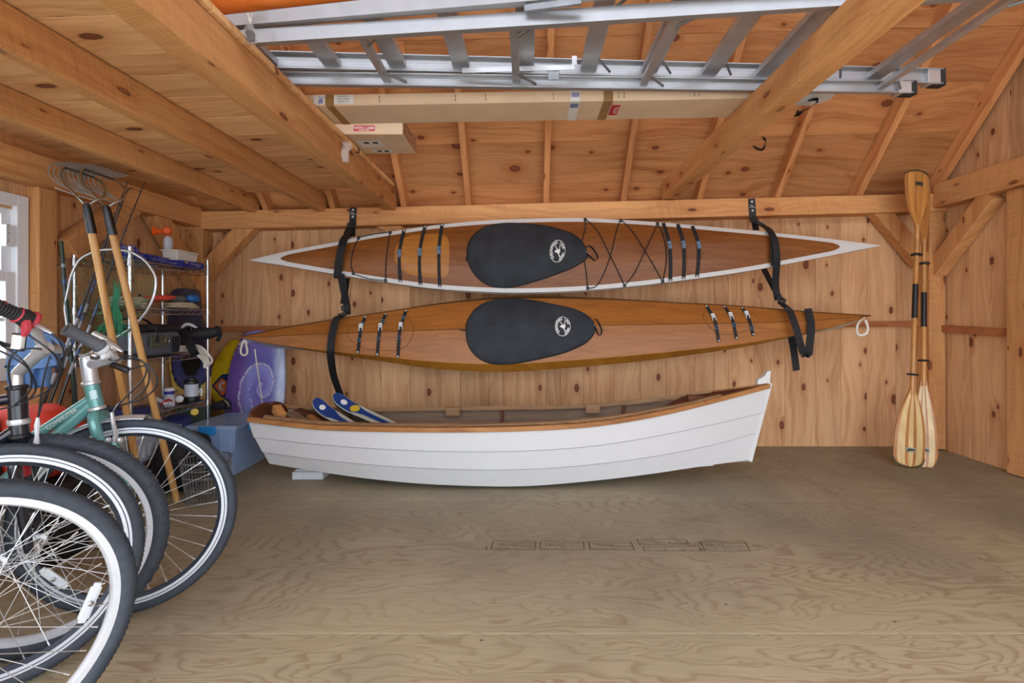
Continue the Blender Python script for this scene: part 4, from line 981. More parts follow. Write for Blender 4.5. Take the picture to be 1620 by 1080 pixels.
m = MB(); put_text(m, 'HANDLE', .018, cpt(cx_(980.2), yb+.112, -.0026), (0,-1,0), (-1,0,0)); put_text(m, 'WITH CARE', .016, cpt(cx_(983.6), yb+.112, -.0026), (0,-1,0), (-1,0,0)); m.build('sticker_text', M['label_w'], l1, smooth=False)
for a, b in ((496, 514), (529, 559)):
    l = strip(cx_(a), cx_(b), M['label_w'], 'shipping_label', 'f', False, z0=.008, z1=.052)
    m = MB()
    if a < 500:
        put_text(m, 'Home', .013, cpt(cx_(509), yb-.0022, .038), (1,0,0), (0,0,1))
        for i in range(6): m.add([cpt(cx_(503+i*.4), yb-.0022, .012+.004*i), cpt(cx_(511), yb-.0022, .012+.004*i), cpt(cx_(511), yb-.0022, .0145+.004*i), cpt(cx_(503+i*.4), yb-.0022, .0145+.004*i)], [(0,1,2,3)])
    else:
        for i, s_ in enumerate(('THE SHIP TO', 'MAIN STREET', 'MAINE USA')): put_text(m, s_, .010, cpt(cx_(543), yb-.0022, .040-.012*i), (1,0,0), (0,0,1))
    m.build('label_print', M['label_b'] if a < 500 else M['black_ink'], l, smooth=False)
m = MB()
for px in (600, 720, 768, 875, 978, 987, 1098, 1105):
    for z0 in (.012, .030): m.add([cpt(cx_(px), yb-.0018, z0), cpt(cx_(px)+.003, yb-.0018, z0), cpt(cx_(px)+.003, yb-.0018, z0+.012), cpt(cx_(px), yb-.0018, z0+.012)], [(0,1,2,3)])
m.build('carton_dashes', M['black_ink'], cb, smooth=False)
# short carton
sb = thing('short_carton', 'short torn cardboard carton on the tie beam behind the long one', 'box', (-.85, 2.95, 2.07))
P0 = up_at(637, 213, 1.02); y0, y1, xr, xl = P0.y, P0.y+.34, P0.x, -1.13; z0 = H+1.022
m = MB(); m.box(((xl+xr)/2, (y0+y1)/2, z0+.045), (xr-xl, y1-y0, .09)); m.build('carton_body', M['card'], sb, bev=.003)
M['insul'] = plain('rough_brown_filling', srgb(168, 120, 84), .95, noise=.35, nscale=40, bump=.6)
m = MB(); m.box((xr+.001, (y0+y1)/2, z0+.045), (.004, y1-y0-.008, .082)); m.build('open_end', M['insul'], sb, smooth=False, label='torn open end showing rough brown filling')
c = up_at(575, 203, 1.05); m = MB(); m.box((c.x, y0-.001, z0+.034), (.118, .0014, .030)); l = m.build('red_sticker', M['label_r'], sb, smooth=False)
m = MB(); put_text(m, 'WITH CARE', .021, (c.x, y0-.0024, z0+.028), (1,0,0), (0,0,1), bold=.0008); m.bar((c.x-.03, y0-.0022, z0+.0235), (c.x+.03, y0-.0022, z0+.0235), .001, .003); m.build('sticker_text', M['label_w'], l, smooth=False)
for (a, b, ya, yb2) in ((-1.0, -.86, .10, .22), (-.96, -.84, .25, .31)):
    m = MB(); m.add([(a, y0+ya, z0-.001), (b, y0+ya, z0-.001), (b, y0+yb2, z0-.001), (a, y0+yb2, z0-.001)], [(3,2,1,0)]); l = m.build('shipping_label', M['label_w'], sb, smooth=False)
    m = MB()
    for q in (.25, .62): m.add([(a+(b-a)*q, y0+ya+.02, z0-.002), (a+(b-a)*(q+.22), y0+ya+.02, z0-.002), (a+(b-a)*(q+.22), y0+ya+.05, z0-.002), (a+(b-a)*q, y0+ya+.05, z0-.002)], [(3,2,1,0)])
    m.build('label_print', M['black_ink'], l, smooth=False)
# clear bag of hardware hung on a white cord
t = NT('clear_plastic'); t.b.inputs['Base Color'].default_value = (.8, .82, .84, 1); t.b.inputs['Roughness'].default_value = .2; t.b.inputs['Alpha'].default_value = .2; t.b.inputs['Specular IOR Level'].default_value = .8; M['clear'] = t.mat
bg_ = thing('hardware_bag', 'small clear bag of dark hardware hanging on a white cord', 'bag', up_at(396, 40, 1.10))
Yb = 1.83
m = MB(); m.tube([W(390, -30, Yb), W(390, 5, Yb), W(392, 20, Yb), W(396, 37, Yb)], .0035, 6); m.tube([W(396, 37, Yb), W(401, 18, Yb), W(399, 28, Yb), W(393, 33, Yb)], .0035, 6); m.tube([W(362, 8, Yb), W(372, 3, Yb), W(382, -3, Yb)], .0045, 6); m.build('cord', M['white_cord'], bg_)
m = MB(); c = W(396, 54, Yb); m.lathe([(.006, .045), (.012, .03), (.024, .01), (.026, -.015), (.020, -.032), (.006, -.036)], c, (0,0,1), 10); m.build('bag_film', M['clear'], bg_)
m = MB(); m.box(W(397, 57, Yb), (.022, .022, .034)); m.ball(W(393, 52, Yb), .012, 8); m.build('dark_hardware', M['black_pl'], bg_, bev=.003)
# crumpled wrapper caught on the beam
m = MB(); rr = []; r = random.Random(3)
for i in range(7):
    c = W(547+r.uniform(-2, 2), 224+5.2*i, 2.62+.004*i); rr.append([c+V((math.cos(a)*(.030-.002*abs(3-i))*r.uniform(.5, 1.1), math.sin(a)*.012*r.uniform(.4, 1.2), r.uniform(-.006, .006))) for a in [2*math.pi*k/9 for k in range(9)]])
m.loft(rr); tag(m.build('plastic_wrapper', M['clear'], sharp=20), 'crumpled clear plastic wrapper caught on the tie beam by the short carton', 'plastic')
# white cloth and black straps showing past the other tie beam
M['white_cloth'] = plain('white_cloth', srgb(214, 214, 214), .8, noise=.06, nscale=9)
m = MB(); rr = []
for i in range(9):
    x = 1.10+.06*i*1.0; rr.append([V((x, 2.52+.05*math.sin(i), 2.118+.012*i*0)), V((x+.01, 2.64, 2.155+.01*math.sin(i*1.7)-.002*i)), V((x+.02, 2.80-.02*i, 2.12+.004*math.sin(i*2)))])
rr = [[q+V((0, 0, .010)) for q in r_] for r_ in rr]
m = MB()
pts = [(1245,166),(1262,152),(1290,148),(1322,149),(1314,158),(1296,164),(1276,168)]
top = [up_at(x, y, 1.075+.02*math.sin(x)) for x, y in pts]; m.add([p for p in top]+[p+V((0, .02, .03)) for p in top], [tuple(range(7)), tuple(range(13, 6, -1))]+[(i, (i+1) % 7, 7+(i+1) % 7, 7+i) for i in range(7)])
tag(m.build('white_cloth', M['white_cloth'], bev=.004), 'fold of white cloth lying on the tie beam under the ladder', 'cloth')
def loop(name, label, pts, w, wd):
    P = [V(p) for p in spline([tuple(p) for p in pts], 8)]
    tag(MB().ribbon(P, wd, w, .003).build(name, M['black_web']), label, 'strap', None)
loop('webbing_strap', 'black webbing strap sticking out beside the white cloth on the tie beam', [up_at(1258, 182, 1.075), up_at(1266, 177, 1.045), up_at(1282, 170, 1.05), up_at(1293, 160, 1.07), up_at(1288, 158, 1.085), up_at(1276, 160, 1.09)], .030, (.3, 1, .2))
loop('webbing_strap', 'short loop of black webbing hanging from the tie beam over the upper kayak', [up_at(1193, 233, 1.035), up_at(1203, 236, 1.0), up_at(1209, 231, 1.0), up_at(1211, 222, 1.03), up_at(1207, 219, 1.05)], .032, (.35, 1, .1))
# ---- wire shelf in the corner and what stands on and round it
SXB, SXF, SY0, SY1 = -2.60, -2.28, 2.90, 3.60
shelf = thing('wire_shelf_unit', 'chrome wire shelving unit against the side wall in the corner', 'shelf', ((SXB+SXF)/2, (SY0+SY1)/2, 0))
for x in (SXB, SXF):
    for y in (SY0, SY1):
        m = MB().tube([(x, y, .0), (x, y, 1.46)], .0125, 12)
        for z in (.17, .45, .79, 1.09, 1.37): m.lathe([(.0125, -.02), (.018, -.018), (.0165, .02), (.0125, .022)], (x, y, z), (0,0,1), 12)
        m.build('post', M['chrome'], shelf)
LV = (.17, .45, .79, 1.09, 1.37)
for z in LV:
    m = MB(); c = [(SXB, SY0), (SXF, SY0), (SXF, SY1), (SXB, SY1)]
    for (a, b) in zip(c, c[1:]+c[:1]):
        for dz in (.014, -.018): m.tube([(a[0], a[1], z+dz), (b[0], b[1], z+dz)], .0032, 6)
        L = math.hypot(b[0]-a[0], b[1]-a[1]); n = int(L/.03); zz = [(a[0]+(b[0]-a[0])*i/n, a[1]+(b[1]-a[1])*i/n, z+(.012 if i % 2 else -.016)) for i in range(n+1)]
        m.tube(zz, .002, 4)
    sl = m.build('shelf_frame', M['chrome'], shelf)
    m = MB(); n = 26
    for i in range(1, n): y = SY0+(SY1-SY0)*i/n; m.tube([(SXB, y, z+.014), (SXF, y, z+.014)], .0018, 5)
    for q in (.25, .5, .75): x = SXB+(SXF-SXB)*q; m.tube([(x, SY0, z+.009), (x, SY1, z+.009)], .0028, 5)
    m.build('wire_deck', M['chrome'], sl)
S = lambda i: LV[i]+.0165
def blob(c, d, seed=0, amp=.15, fr=6, n=20, flat_bottom=True, p=2.6):
    """soft lump: superellipsoid with noise"""
    c = V(c); rings = []; mm = n//2
    sg = lambda v: math.copysign(abs(v)**(2/p), v)
    for i in range(mm+1):
        a = -math.pi/2+math.pi*i/mm
        ring = []
        for k in range(n):
            b = 2*math.pi*k/n
            q = V((sg(math.cos(a))*sg(math.cos(b)), sg(math.cos(a))*sg(math.sin(b)), sg(math.sin(a))))
            w_ = 1+amp*mnoise.noise(V((q.x*fr*.3+seed*3.1, q.y*fr*.3, q.z*fr*.3)))
            pt = V((q.x*d[0]/2*w_, q.y*d[1]/2*w_, q.z*d[2]/2*(w_ if q.z > 0 or not flat_bottom else 1)))
            ring.append(c+pt)
        rings.append(ring)
    return MB().loft(rings)
def coil(c, rx, ry, turns, r, dz, seed=0, wob=.012, squash=1):
    q = random.Random(seed); pts = []
    for i in range(turns*14+1):
        a = 2*math.pi*i/14; f = 1-.12*(i/14 % 2); pts.append((c[0]+rx*f*math.cos(a)+q.uniform(-wob, wob)*.5, c[1]+ry*f*math.sin(a)+q.uniform(-wob, wob), c[2]+dz*i/(turns*14)*1.0+q.uniform(0, wob*.4)))
    return MB().tube(spline(pts, 3), r, 6)
# top shelf
def squiggle():
    t = NT('blue_mesh_print'); tc = t.new('ShaderNodeTexCoord').outputs['Object']
    f = t.noise(tc, 26, 2, .5, 1.5); l = t.ramp(f, [(.47, 0), (.5, 1), (.53, 0)])
    return t.out(t.mix(l, srgb(38, 48, 150), srgb(196, 202, 226)), .45)
M['blue_mesh'] = squiggle()
m = blob((-2.36, 3.10, S(4)+.028), (.12, .36, .055), 2, .5, 12, 36); m2 = blob((-2.36, 2.98, S(4)+.045), (.12, .12, .09), 5, .45, 12, 28); m.add(m2.v, m2.f)
tag(m.build('crumpled_packaging', M['blue_mesh']), 'crumpled blue and white printed wrapping on the top wire shelf', 'packaging')
bc = thing('blue_carton', 'flat dark blue carton on the top wire shelf under the white tub', 'box', (-2.31, 3.45, S(4)))
M['blue_card'] = plain('blue_carton_print', srgb(34, 44, 140), .5, noise=.05)
MB().box((-2.33, 3.43, S(4)+.021), (.13, .22, .04)).build('carton_body', M['blue_card'], bc, bev=.002)
m = MB(); put_text(m, 'CHEMICAL RESISTANT', .0115, (-2.2645, 3.45, S(4)+.022), (0,1,0), (0,0,1)); put_text(m, 'GLOVES', .011, (-2.2645, 3.47, S(4)+.009), (0,1,0), (0,0,1)); put_text(m, 'DISPOSABLE', .010, (-2.33, 3.3195, S(4)+.018), (1,0,0), (0,0,1)); m.build('carton_text', M['label_w'], bc, smooth=False)
m = MB().box((-2.2645, 3.355, S(4)+.03), (.001, .03, .009)); m.build('yellow_mark', M['yellow'], bc, smooth=False)
tb = thing('white_tub', 'white lidded plastic tub on top of the blue carton', 'tub', (-2.345, 3.42, S(4)+.042))
M['tub'] = plain('off_white_plastic', srgb(216, 214, 208), .4, noise=.02)
def tbox(c, d0, d1, h, name, mat, par, bev=.006):
    x, y, z = c; v = [V((x+sx*d[0]/2, y+sy*d[1]/2, z+zz)) for d, zz in ((d0, 0), (d1, h)) for sx, sy in ((-1,-1),(1,-1),(1,1),(-1,1))]
    return MB().add(v, [(3,2,1,0),(4,5,6,7),(0,1,5,4),(1,2,6,5),(2,3,7,6),(3,0,4,7)]).build(name, mat, par, bev=bev)
tbox((-2.35, 3.42, S(4)+.042), (.095, .19), (.105, .21), .058, 'tub_body', M['tub'], tb); MB().box((-2.35, 3.42, S(4)+.105), (.115, .225, .012)).build('tub_lid', M['tub'], tb, bev=.004)
ah = thing('air_horn', 'white air horn can with an orange trumpet on the top wire shelf', 'air horn', (-2.46, 3.46, S(4)))
M['orange_pl'] = plain('orange_plastic', srgb(240, 96, 24), .4, noise=.03); M['can_w'] = plain('white_can', srgb(196, 206, 220), .35, noise=.03)
MB().lathe([(.024, 0), (.027, .004), (.027, .19), (.022, .21), (.012, .218), (.010, .23)], (-2.46, 3.46, S(4)), n=20).build('can', M['can_w'], ah)
MB().lathe([(.008, 0), (.012, .02), (.016, .05), (.030, .085), (.033, .09), (.028, .086), (.005, .04)], (-2.455, 3.455, S(4)+.246), (-.75, -.55, .0), 18).build('trumpet', M['orange_pl'], ah)
MB().lathe([(.020, 0), (.026, .01), (.026, .03), (.020, .04)], (-2.445, 3.435, S(4)+.248), (.45, -.9, .05), 18).build('horn_cap', M['orange_pl'], ah)
MB().lathe([(.012, 0), (.010, .03)], (-2.46, 3.46, S(4)+.22), n=10).build('neck', M['orange_pl'], ah)
# second shelf: ropes, orange float, blue and grey cloth
tag(coil((-2.44, 3.06, S(3)+.01), .11, .12, 5, .009, .05, 1).build('rope_coil', M['tan_rope']), 'tan rope coil on the second wire shelf by the landing net', 'rope')
tag(coil((-2.37, 3.46, S(3)+.01), .07, .13, 4, .007, .03, 4).build('rope_coil', M['tan_rope']), 'pale rope loops hanging over the shelf edge by the blue bag', 'rope')
M['float_r'] = plain('red_orange_foam', srgb(226, 82, 62), .6, noise=.06)
fl = thing('rescue_float', 'red orange pointed float lying on the ropes of the second wire shelf', 'float', (-2.38, 3.2, S(3)+.06))
a, b = W(213, 474, 3.12), W(279, 470, 3.34); d = (b-a); MB().tube([a, a+d*.06, a+d*.3, a+d*.7, a+d*.88, b], [.010, .034, .038, .036, .024, .004], 14, flat=.55).build('float_body', M['float_r'], fl)
MB().tube([a+d*.1+V((0,0,.03)), a+d*.18+V((.03,-.03,.0)), a+d*.24+V((.02,-.03,-.025))], .006, 6).build('float_strap', M['black_web'], fl)
m = MB(); put_text(m, 'RESCUE', .026, a+d*.52+V((.022, -.037, -.026)), d, (0, -.2, 1)); m.build('float_lettering', M['black_ink'], fl, smooth=False)
M['blue_cl'] = plain('bright_blue_fabric', srgb(44, 112, 190), .7, noise=.1); M['grey_cl'] = plain('grey_fabric', srgb(104, 104, 108), .8, noise=.1)
bb = thing('folded_bag', 'folded grey and bright blue bag at the far end of the second wire shelf', 'bag', (-2.37, 3.5, S(3)))
m = blob((-2.44, 3.50, S(3)+.075), (.17, .13, .05), 6, .2, 6, 24); m.build('grey_panel', M['grey_cl'], bb); m = blob((-2.335, 3.53, S(3)+.078), (.05, .10, .055), 8, .2, 6, 20); m.build('blue_end', M['blue_cl'], bb)
# third shelf: soft cooler bag, straps, dark boots, white rope
M['bag_g'] = plain('charcoal_nylon', srgb(92, 98, 108), .7, noise=.08, nscale=14); M['bag_o'] = plain('olive_nylon', srgb(84, 88, 74), .7, noise=.08)
cb2 = thing('cooler_bag', 'grey and black soft cooler bag on the third wire shelf', 'bag', (-2.42, 3.12, S(2)))
blob((-2.41, 3.16, S(2)+.085), (.27, .40, .16), 1, .04, 5, 40, p=5).build('bag_body', M['bag_g'], cb2)
blob((-2.41, 3.16, S(2)+.178), (.285, .42, .05), 3, .1, 5, 36, p=4).build('bag_lid', M['black_web'], cb2)
MB().ribbon([W(236, 517, 2.95), W(246, 518, 2.94), W(250, 528, 2.935), W(249, 541, 2.94)], (0,-.2,1), .022, .004).build('bag_strap', M['black_web'], cb2)
MB().box((-2.262, 3.10, S(2)+.10), (.012, .14, .07)).build('side_pocket', M['bag_o'], cb2, bev=.004)
MB().box((-2.255, 3.24, S(2)+.075), (.014, .045, .10)).build('side_strap', M['black_web'], cb2, bev=.003)
MB().tube([(-2.252+.0, 3.16+.018*math.cos(2*math.pi*i/14), S(2)+.10+.018*math.sin(2*math.pi*i/14)) for i in range(14)], .003, 6, True).build('ring', M['steel'], cb2)
MB().tube([V(q) for q in spline([(-2.44, 2.98, S(2)+.20), (-2.44, 3.06, S(2)+.235), (-2.44, 3.2, S(2)+.235), (-2.44, 3.28, S(2)+.20)], 6)], .011, 8, flat=.5).build('carry_handle', M['black_web'], cb2)
bt_ = thing('wetsuit_boot', 'black rubber boot hanging over the far end of the third wire shelf', 'boot', (-2.28, 3.5, S(2)))
MB().tube([W(296, 533, 3.5), W(312, 528, 3.52), W(330, 527, 3.56), W(343, 524, 3.58), W(346, 517, 3.58)], [.03, .042, .04, .032, .020], 12).build('boot_body', M['black_rub'], bt_)
MB().ribbon([W(345, 516, 3.57), W(349, 527, 3.56), W(344, 540, 3.55)], (0, -1, .2), .03, .012).build('boot_sole', M['black_pl'], bt_)
MB().ribbon([W(288, 522, 3.42), W(298, 540, 3.36), W(306, 556, 3.36), W(310, 563, 3.40)], (1, 0, .3), .055, .006).build('loose_strap', M['black_web'], bt_)
tg_ = tag(coil((-2.35, 3.46, S(2)+.01), .06, .06, 4, .006, .04, 9).build('cord_bundle', M['white_cord']), 'bundle of white cord between the cooler bag and the boot', 'rope')
m = MB()
for i in range(5):
    m.tube([V(q) for q in spline([tuple(W(303, 545+2*i, 3.40)), tuple(W(318+2*i, 548+3*i, 3.36)), tuple(W(332+i, 562+2*i, 3.36)), tuple(W(336-i*1.5, 572+i*1.5, 3.37)), tuple(W(331-2*i, 573+2*i, 3.37)), tuple(W(326-i, 560+3*i, 3.38)), tuple(W(310, 552+2*i, 3.40))], 6)], .005, 6)
tag(m.build('hanging_cord', M['white_cord']), 'hank of white cord hanging over the edge of the third wire shelf', 'rope')
sc_ = thing('scuba_mask', 'white and black swim mask strap on top of the boot pile', 'mask', (-2.34, 3.52, S(2)+.09))
MB().tube([V(q) for q in spline([tuple(W(288, 518, 3.5)), tuple(W(294, 513, 3.5)), tuple(W(303, 514, 3.52)), tuple(W(311, 519, 3.54))], 6)], .010, 8).build('mask_rim', M['white_pl'], sc_)
MB().box(W(299, 521, 3.5), (.06, .04, .03)).build('mask_buckle', M['black_pl'], sc_, bev=.006)
# dark reels at the near end of the third shelf
rl = thing('fishing_reel', 'small dark fishing reel on the third wire shelf beside the cooler bag', 'reel', (-2.36, 2.94, S(2)))
MB().lathe([(.02, -.02), (.024, -.018), (.018, -.01), (.018, .012), (.024, .016), (.02, .02)], (-2.33, 2.93, S(2)+.03), (1, -.4, .1), 16).build('spool', M['dark_steel'], rl); MB().tube([(-2.33, 2.93, S(2)+.03), (-2.30, 2.92, S(2)+.05), (-2.29, 2.92, S(2)+.02)], .004, 6).build('crank_handle', M['steel'], rl)
MB().ball((-2.285, 2.92, S(2)+.018), .008, 8).build('crank_knob', M['yellow'], rl)
# fourth shelf
bo = thing('spray_bottle', 'white spray bottle with a blue cap band on the fourth wire shelf', 'bottle', (-2.36, 3.2, S(1)))
c = W(268, 633, 3.32); c.z = S(1)
MB().lathe([(.027, 0), (.030, .004), (.030, .10), (.030, .106)], c, n=22).build('bottle_body', M['can_w'], bo); MB().lathe([(.0303, .082), (.0303, .104)], c, n=22, cap=False).build('blue_band', M['blue_card'], bo)
MB().lathe([(.030, .106), (.029, .112), (.024, .122), (.010, .126)], c, n=22).build('bottle_cap', M['white_pl'], bo)
m = MB(); put_text(m, 'SPRAY', .014, c+V((.012, -.0305, .066)), (1, .4, 0), (0,0,1)); m.build('bottle_text', M['black_ink'], bo, smooth=False)
ln = thing('lantern', 'white and black camping lantern on the fourth wire shelf', 'lantern', (-2.33, 3.42, S(1)))
c = W(303, 640, 3.51); c.z = S(1)
MB().lathe([(.052, 0), (.054, .004), (.050, .035), (.044, .04)], c, n=24).build('lantern_base', M['black_pl'], ln); MB().lathe([(.043, .04), (.043, .125)], c, n=24).build('lantern_shade', M['can_w'], ln)
MB().lathe([(.046, .125), (.050, .13), (.048, .145), (.03, .152), (.028, .165), (.01, .168)], c, n=24).build('lantern_top', M['black_pl'], ln)
m = MB().tube([c+V((.045, .0, .06)), c+V((.075, -.01, .09)), c+V((.085, -.02, .07)), c+V((.08, -.02, .045))], .007, 8); m.build('lantern_handle', M['white_pl'], ln)
M['red_tool'] = plain('red_paint', srgb(176, 30, 40), .4, noise=.05)
cl = thing('clamp', 'red handled clamp lying in front of the spray bottle', 'clamp', (-2.33, 3.1, S(1)))
MB().tube([W(254, 641, 3.22), W(260, 635, 3.22), W(267, 632, 3.22), W(272, 634, 3.22)], [.006, .009, .009, .006], 8).build('clamp_handle', M['red_tool'], cl); MB().tube([W(264, 642, 3.22), W(272, 642, 3.22), W(272, 635, 3.22)], .004, 6).build('clamp_jaw', M['steel'], cl)
MB().tube([W(245, 630, 3.05), W(258, 636, 3.07)], .013, 8).build('pipe_end', M['white_pl'], cl) if False else tag(MB().tube([W(243, 629, 3.28), W(262, 637, 3.22)], .013, 10).build('white_pipe', M['white_pl']), 'short white plastic pipe behind the red clamp', 'pipe')
hr = thing('hook_scale', 'round white dial with a hook on the fourth wire shelf', 'scale', (W(286, 630, 3.42).x, 3.42, S(1)))
MB().lathe([(.022, -.006), (.024, 0), (.022, .006)], W(284, 631, 3.40), (.5, -.85, .2), 18).build('dial', M['white_pl'], hr); MB().tube([W(281, 626, 3.41), W(282, 619, 3.41), W(278, 617, 3.41)], .004, 6).build('hook', M['steel'], hr); MB().box((W(286, 630, 3.42).x, 3.42, S(1)+.03), (.03, .02, .06)).build('dial_stand', M['dark_steel'], hr, bev=.002)
tag(MB().box((-2.40, 3.29, S(1)+.03), (.05, .05, .06)).build('grey_box', M['grey_cl'], bev=.003), 'small grey box behind the clamp on the fourth wire shelf', 'box')
M['blue_tool'] = plain('dark_blue_plastic', srgb(44, 54, 110), .5, noise=.1)
tag(MB().box((-2.42, 2.99, S(1)+.025), (.28, .14, .05)).build('tackle_tray', M['blue_tool'], bev=.006), 'dark blue tackle tray at the near end of the fourth wire shelf', 'tray')
gl = thing('work_glove', 'black work gloves lying on the far corner of the clear bin lid', 'gloves', (-2.2, 3.7, .345))
MB().tube([W(337, 643, 3.70), W(348, 641, 3.70), W(358, 641, 3.70)], [.024, .034, .028], 12).build('glove_palm', M['black_rub'], gl)
for i in range(4): MB().tube([W(353, 634+3.5*i, 3.70), W(361, 634+4*i, 3.69), W(365, 638+3*i, 3.68)], [.013, .012, .008], 8).build('glove_finger', M['black_rub'], gl)
MB().ribbon([W(355, 633, 3.66), W(360, 637, 3.655), W(362, 643, 3.66)], (0, -.3, 1), .006, .003).build('glove_stripe', M['white_cord'], gl)
# below: white crate, black bag, wire baskets, tool bag
wc = thing('file_crate', 'white plastic crate on the bottom wire shelf', 'crate', (-2.45, 3.1, S(0)))
tbox((-2.43, 3.12, S(0)), (.26, .34), (.30, .38), .15, 'crate_body', M['can_w'], wc); MB().box((-2.43, 3.12, S(0)+.157), (.32, .40, .014)).build('crate_rim', M['white_pl'], wc, bev=.004)
for i in range(7): MB().box((-2.30+.0, 2.96+.05*i, S(0)+.07), (.045, .004, .08)).build('crate_rib', M['white_pl'], wc, bev=.001)
tag(blob((-2.47, 3.12, S(0)+.215), (.26, .34, .09), 14, .3, 8, 28).build('folded_tarp', M['white_cloth']), 'folded pale sheet stuffed on top of the white crate', 'sheet')
tag(blob((-2.13, 3.12, .17), (.24, .30, .34), 11, .12, 6, 36, p=3.2).build('black_duffel', M['black_web']), 'black fabric bag on the floor behind the wire basket', 'bag')
tag(blob((-2.40, 3.45, S(0)+.10), (.20, .22, .2), 21, .2, 6, 28).build('navy_bag', M['blue_tool']), 'dark blue bag with white piping on the bottom wire shelf', 'bag')
tag(MB().lathe([(.0, -.02), (.022, -.02), (.024, 0), (.022, .02), (0, .02)], W(308, 652, 3.4), (.5, -.8, .3), 14).build('yellow_reel', M['yellow']), 'small yellow reel under the fourth wire shelf', 'reel')
def wire_basket(label, cx, cy, z, r0, r1, h, nv, mat, hoops, handle=False):
    t = thing('wire_basket', label, 'basket', (cx, cy, z)); c = V((cx, cy, z))
    ring = lambda r, zz, n=36: [c+V((r*math.cos(2*math.pi*i/n), r*math.sin(2*math.pi*i/n), zz)) for i in range(n)]
    MB().tube(ring(r1, h), .0055, 8, True).build('rim', mat, t); MB().tube(ring(r0, .006), .005, 8, True).build('base_ring', mat, t)
    for q in hoops: MB().tube(ring(r0+(r1-r0)*q, h*q+.004), .0026, 6, True).build('hoop', mat, t)
    proto = None
    for i in range(nv):
        if proto is None: proto = MB().tube([V((r0, 0, .006)), V((r1, 0, h))], .0021, 5).build('upright_wire', mat, t); proto.matrix_parent_inverse = Matrix(); o = proto
        else: o = proto.copy(); COL.objects.link(o); o.parent = t; o.matrix_parent_inverse = Matrix()
        o.rotation_euler = (0, 0, 2*math.pi*i/nv)
    for i in range(9): x = -r0*.9+r0*1.8*i/8; hw_ = math.sqrt(max(0, r0*r0-x*x)); MB().tube([c+V((x, -hw_, .005)), c+V((x, hw_, .005))], .002, 5).build('base_wire', mat, t)
    return t
wire_basket('round wire clam basket on the floor in front of the blue bin', -1.862, 2.93, 0, .098, .13, .235, 40, M['galv'], (.33, .62, .8))
# clear blue storage bin -------------------------------------------------------
def bluebin():
    t = NT('clear_blue_plastic'); t.b.inputs['Transmission Weight'].default_value = .1; t.b.inputs['IOR'].default_value = 1.15; t.b.inputs['Alpha'].default_value = .42
    return t.out(srgb(186, 212, 242), .2)
M['bin'] = bluebin(); M['bin_b'] = plain('blue_latch', srgb(40, 136, 206), .35, noise=.03); M['tarp'] = plain('blue_tarp', srgb(66, 118, 220), .55, noise=.2, nscale=6)
bn = thing('storage_bin', 'clear blue plastic storage bin on the floor by the stern of the boat', 'bin', (-2.08, 3.56, 0))
BX0, BX1, BY0, BY1, BZ = -2.245, -1.935, 3.35, 3.78, .315
def shellbox(x0, x1, y0, y1, z0, z1, th, tap=.02):
    m = MB(); v = []
    for (a, zz) in ((tap, z0), (0, z1)): v += [V((x0+a, y0+a, zz)), V((x1-a, y0+a, zz)), V((x1-a, y1-a, zz)), V((x0+a, y1-a, zz))]
    for (a, zz) in ((th, z1), (tap+th, z0+th)): v += [V((x0+a, y0+a, zz)), V((x1-a, y0+a, zz)), V((x1-a, y1-a, zz)), V((x0+a, y1-a, zz))]
    f = [(3,2,1,0)]
    for o in (0, 4, 8): f += [(o+i, o+(i+1) % 4, o+4+(i+1) % 4, o+4+i) for i in range(4)]
    return m.add(v, f+[(12,13,14,15)])
shellbox(BX0, BX1, BY0, BY1, 0.001, BZ, .004).build('bin_body', M['bin'], bn, bev=.004)
m = MB(); m.box(((BX0+BX1)/2, (BY0+BY1)/2, BZ+.018), (BX1-BX0+.035, BY1-BY0+.035, .006)); 
for s_ in (-1, 1):
    m.box(((BX0+BX1)/2, (BY0+BY1)/2+s_*((BY1-BY0)/2+.014), BZ+.008), (BX1-BX0+.035, .006, .024)); m.box(((BX0+BX1)/2+s_*((BX1-BX0)/2+.014), (BY0+BY1)/2, BZ+.008), (.006, BY1-BY0+.035, .024))
m.build('bin_lid', M['bin'], bn, bev=.003)
for x in (-2.11,): MB().box((x, BY0-.022, BZ-.008), (.11, .014, .055)).build('latch', M['bin_b'], bn, bev=.004)
MB().box((BX1+.022, 3.52, BZ-.008), (.014, .11, .055)).build('latch', M['bin_b'], bn, bev=.004)
for x in (-2.03, -1.965): MB().box((x, BY0-.004, .17), (.008, .008, .26)).build('bin_rib', M['bin'], bn, bev=.002)
m = blob(((BX0+BX1)/2, (BY0+BY1)/2, .15), (.25, .36, .26), 31, .12, 7, 30, p=4); tag(m.build('blue_tarp', M['tarp']), 'folded blue tarp packed inside the clear storage bin', 'tarp')
tag(MB().tube([W(345+28*math.cos(a), 712+14*math.sin(a), 3.33) for a in [0.2+i*.25 for i in range(15)]], .003, 6).build('wire_loop', M['galv']), 'thin wire loop leaning on the front of the clear bin', 'wire')
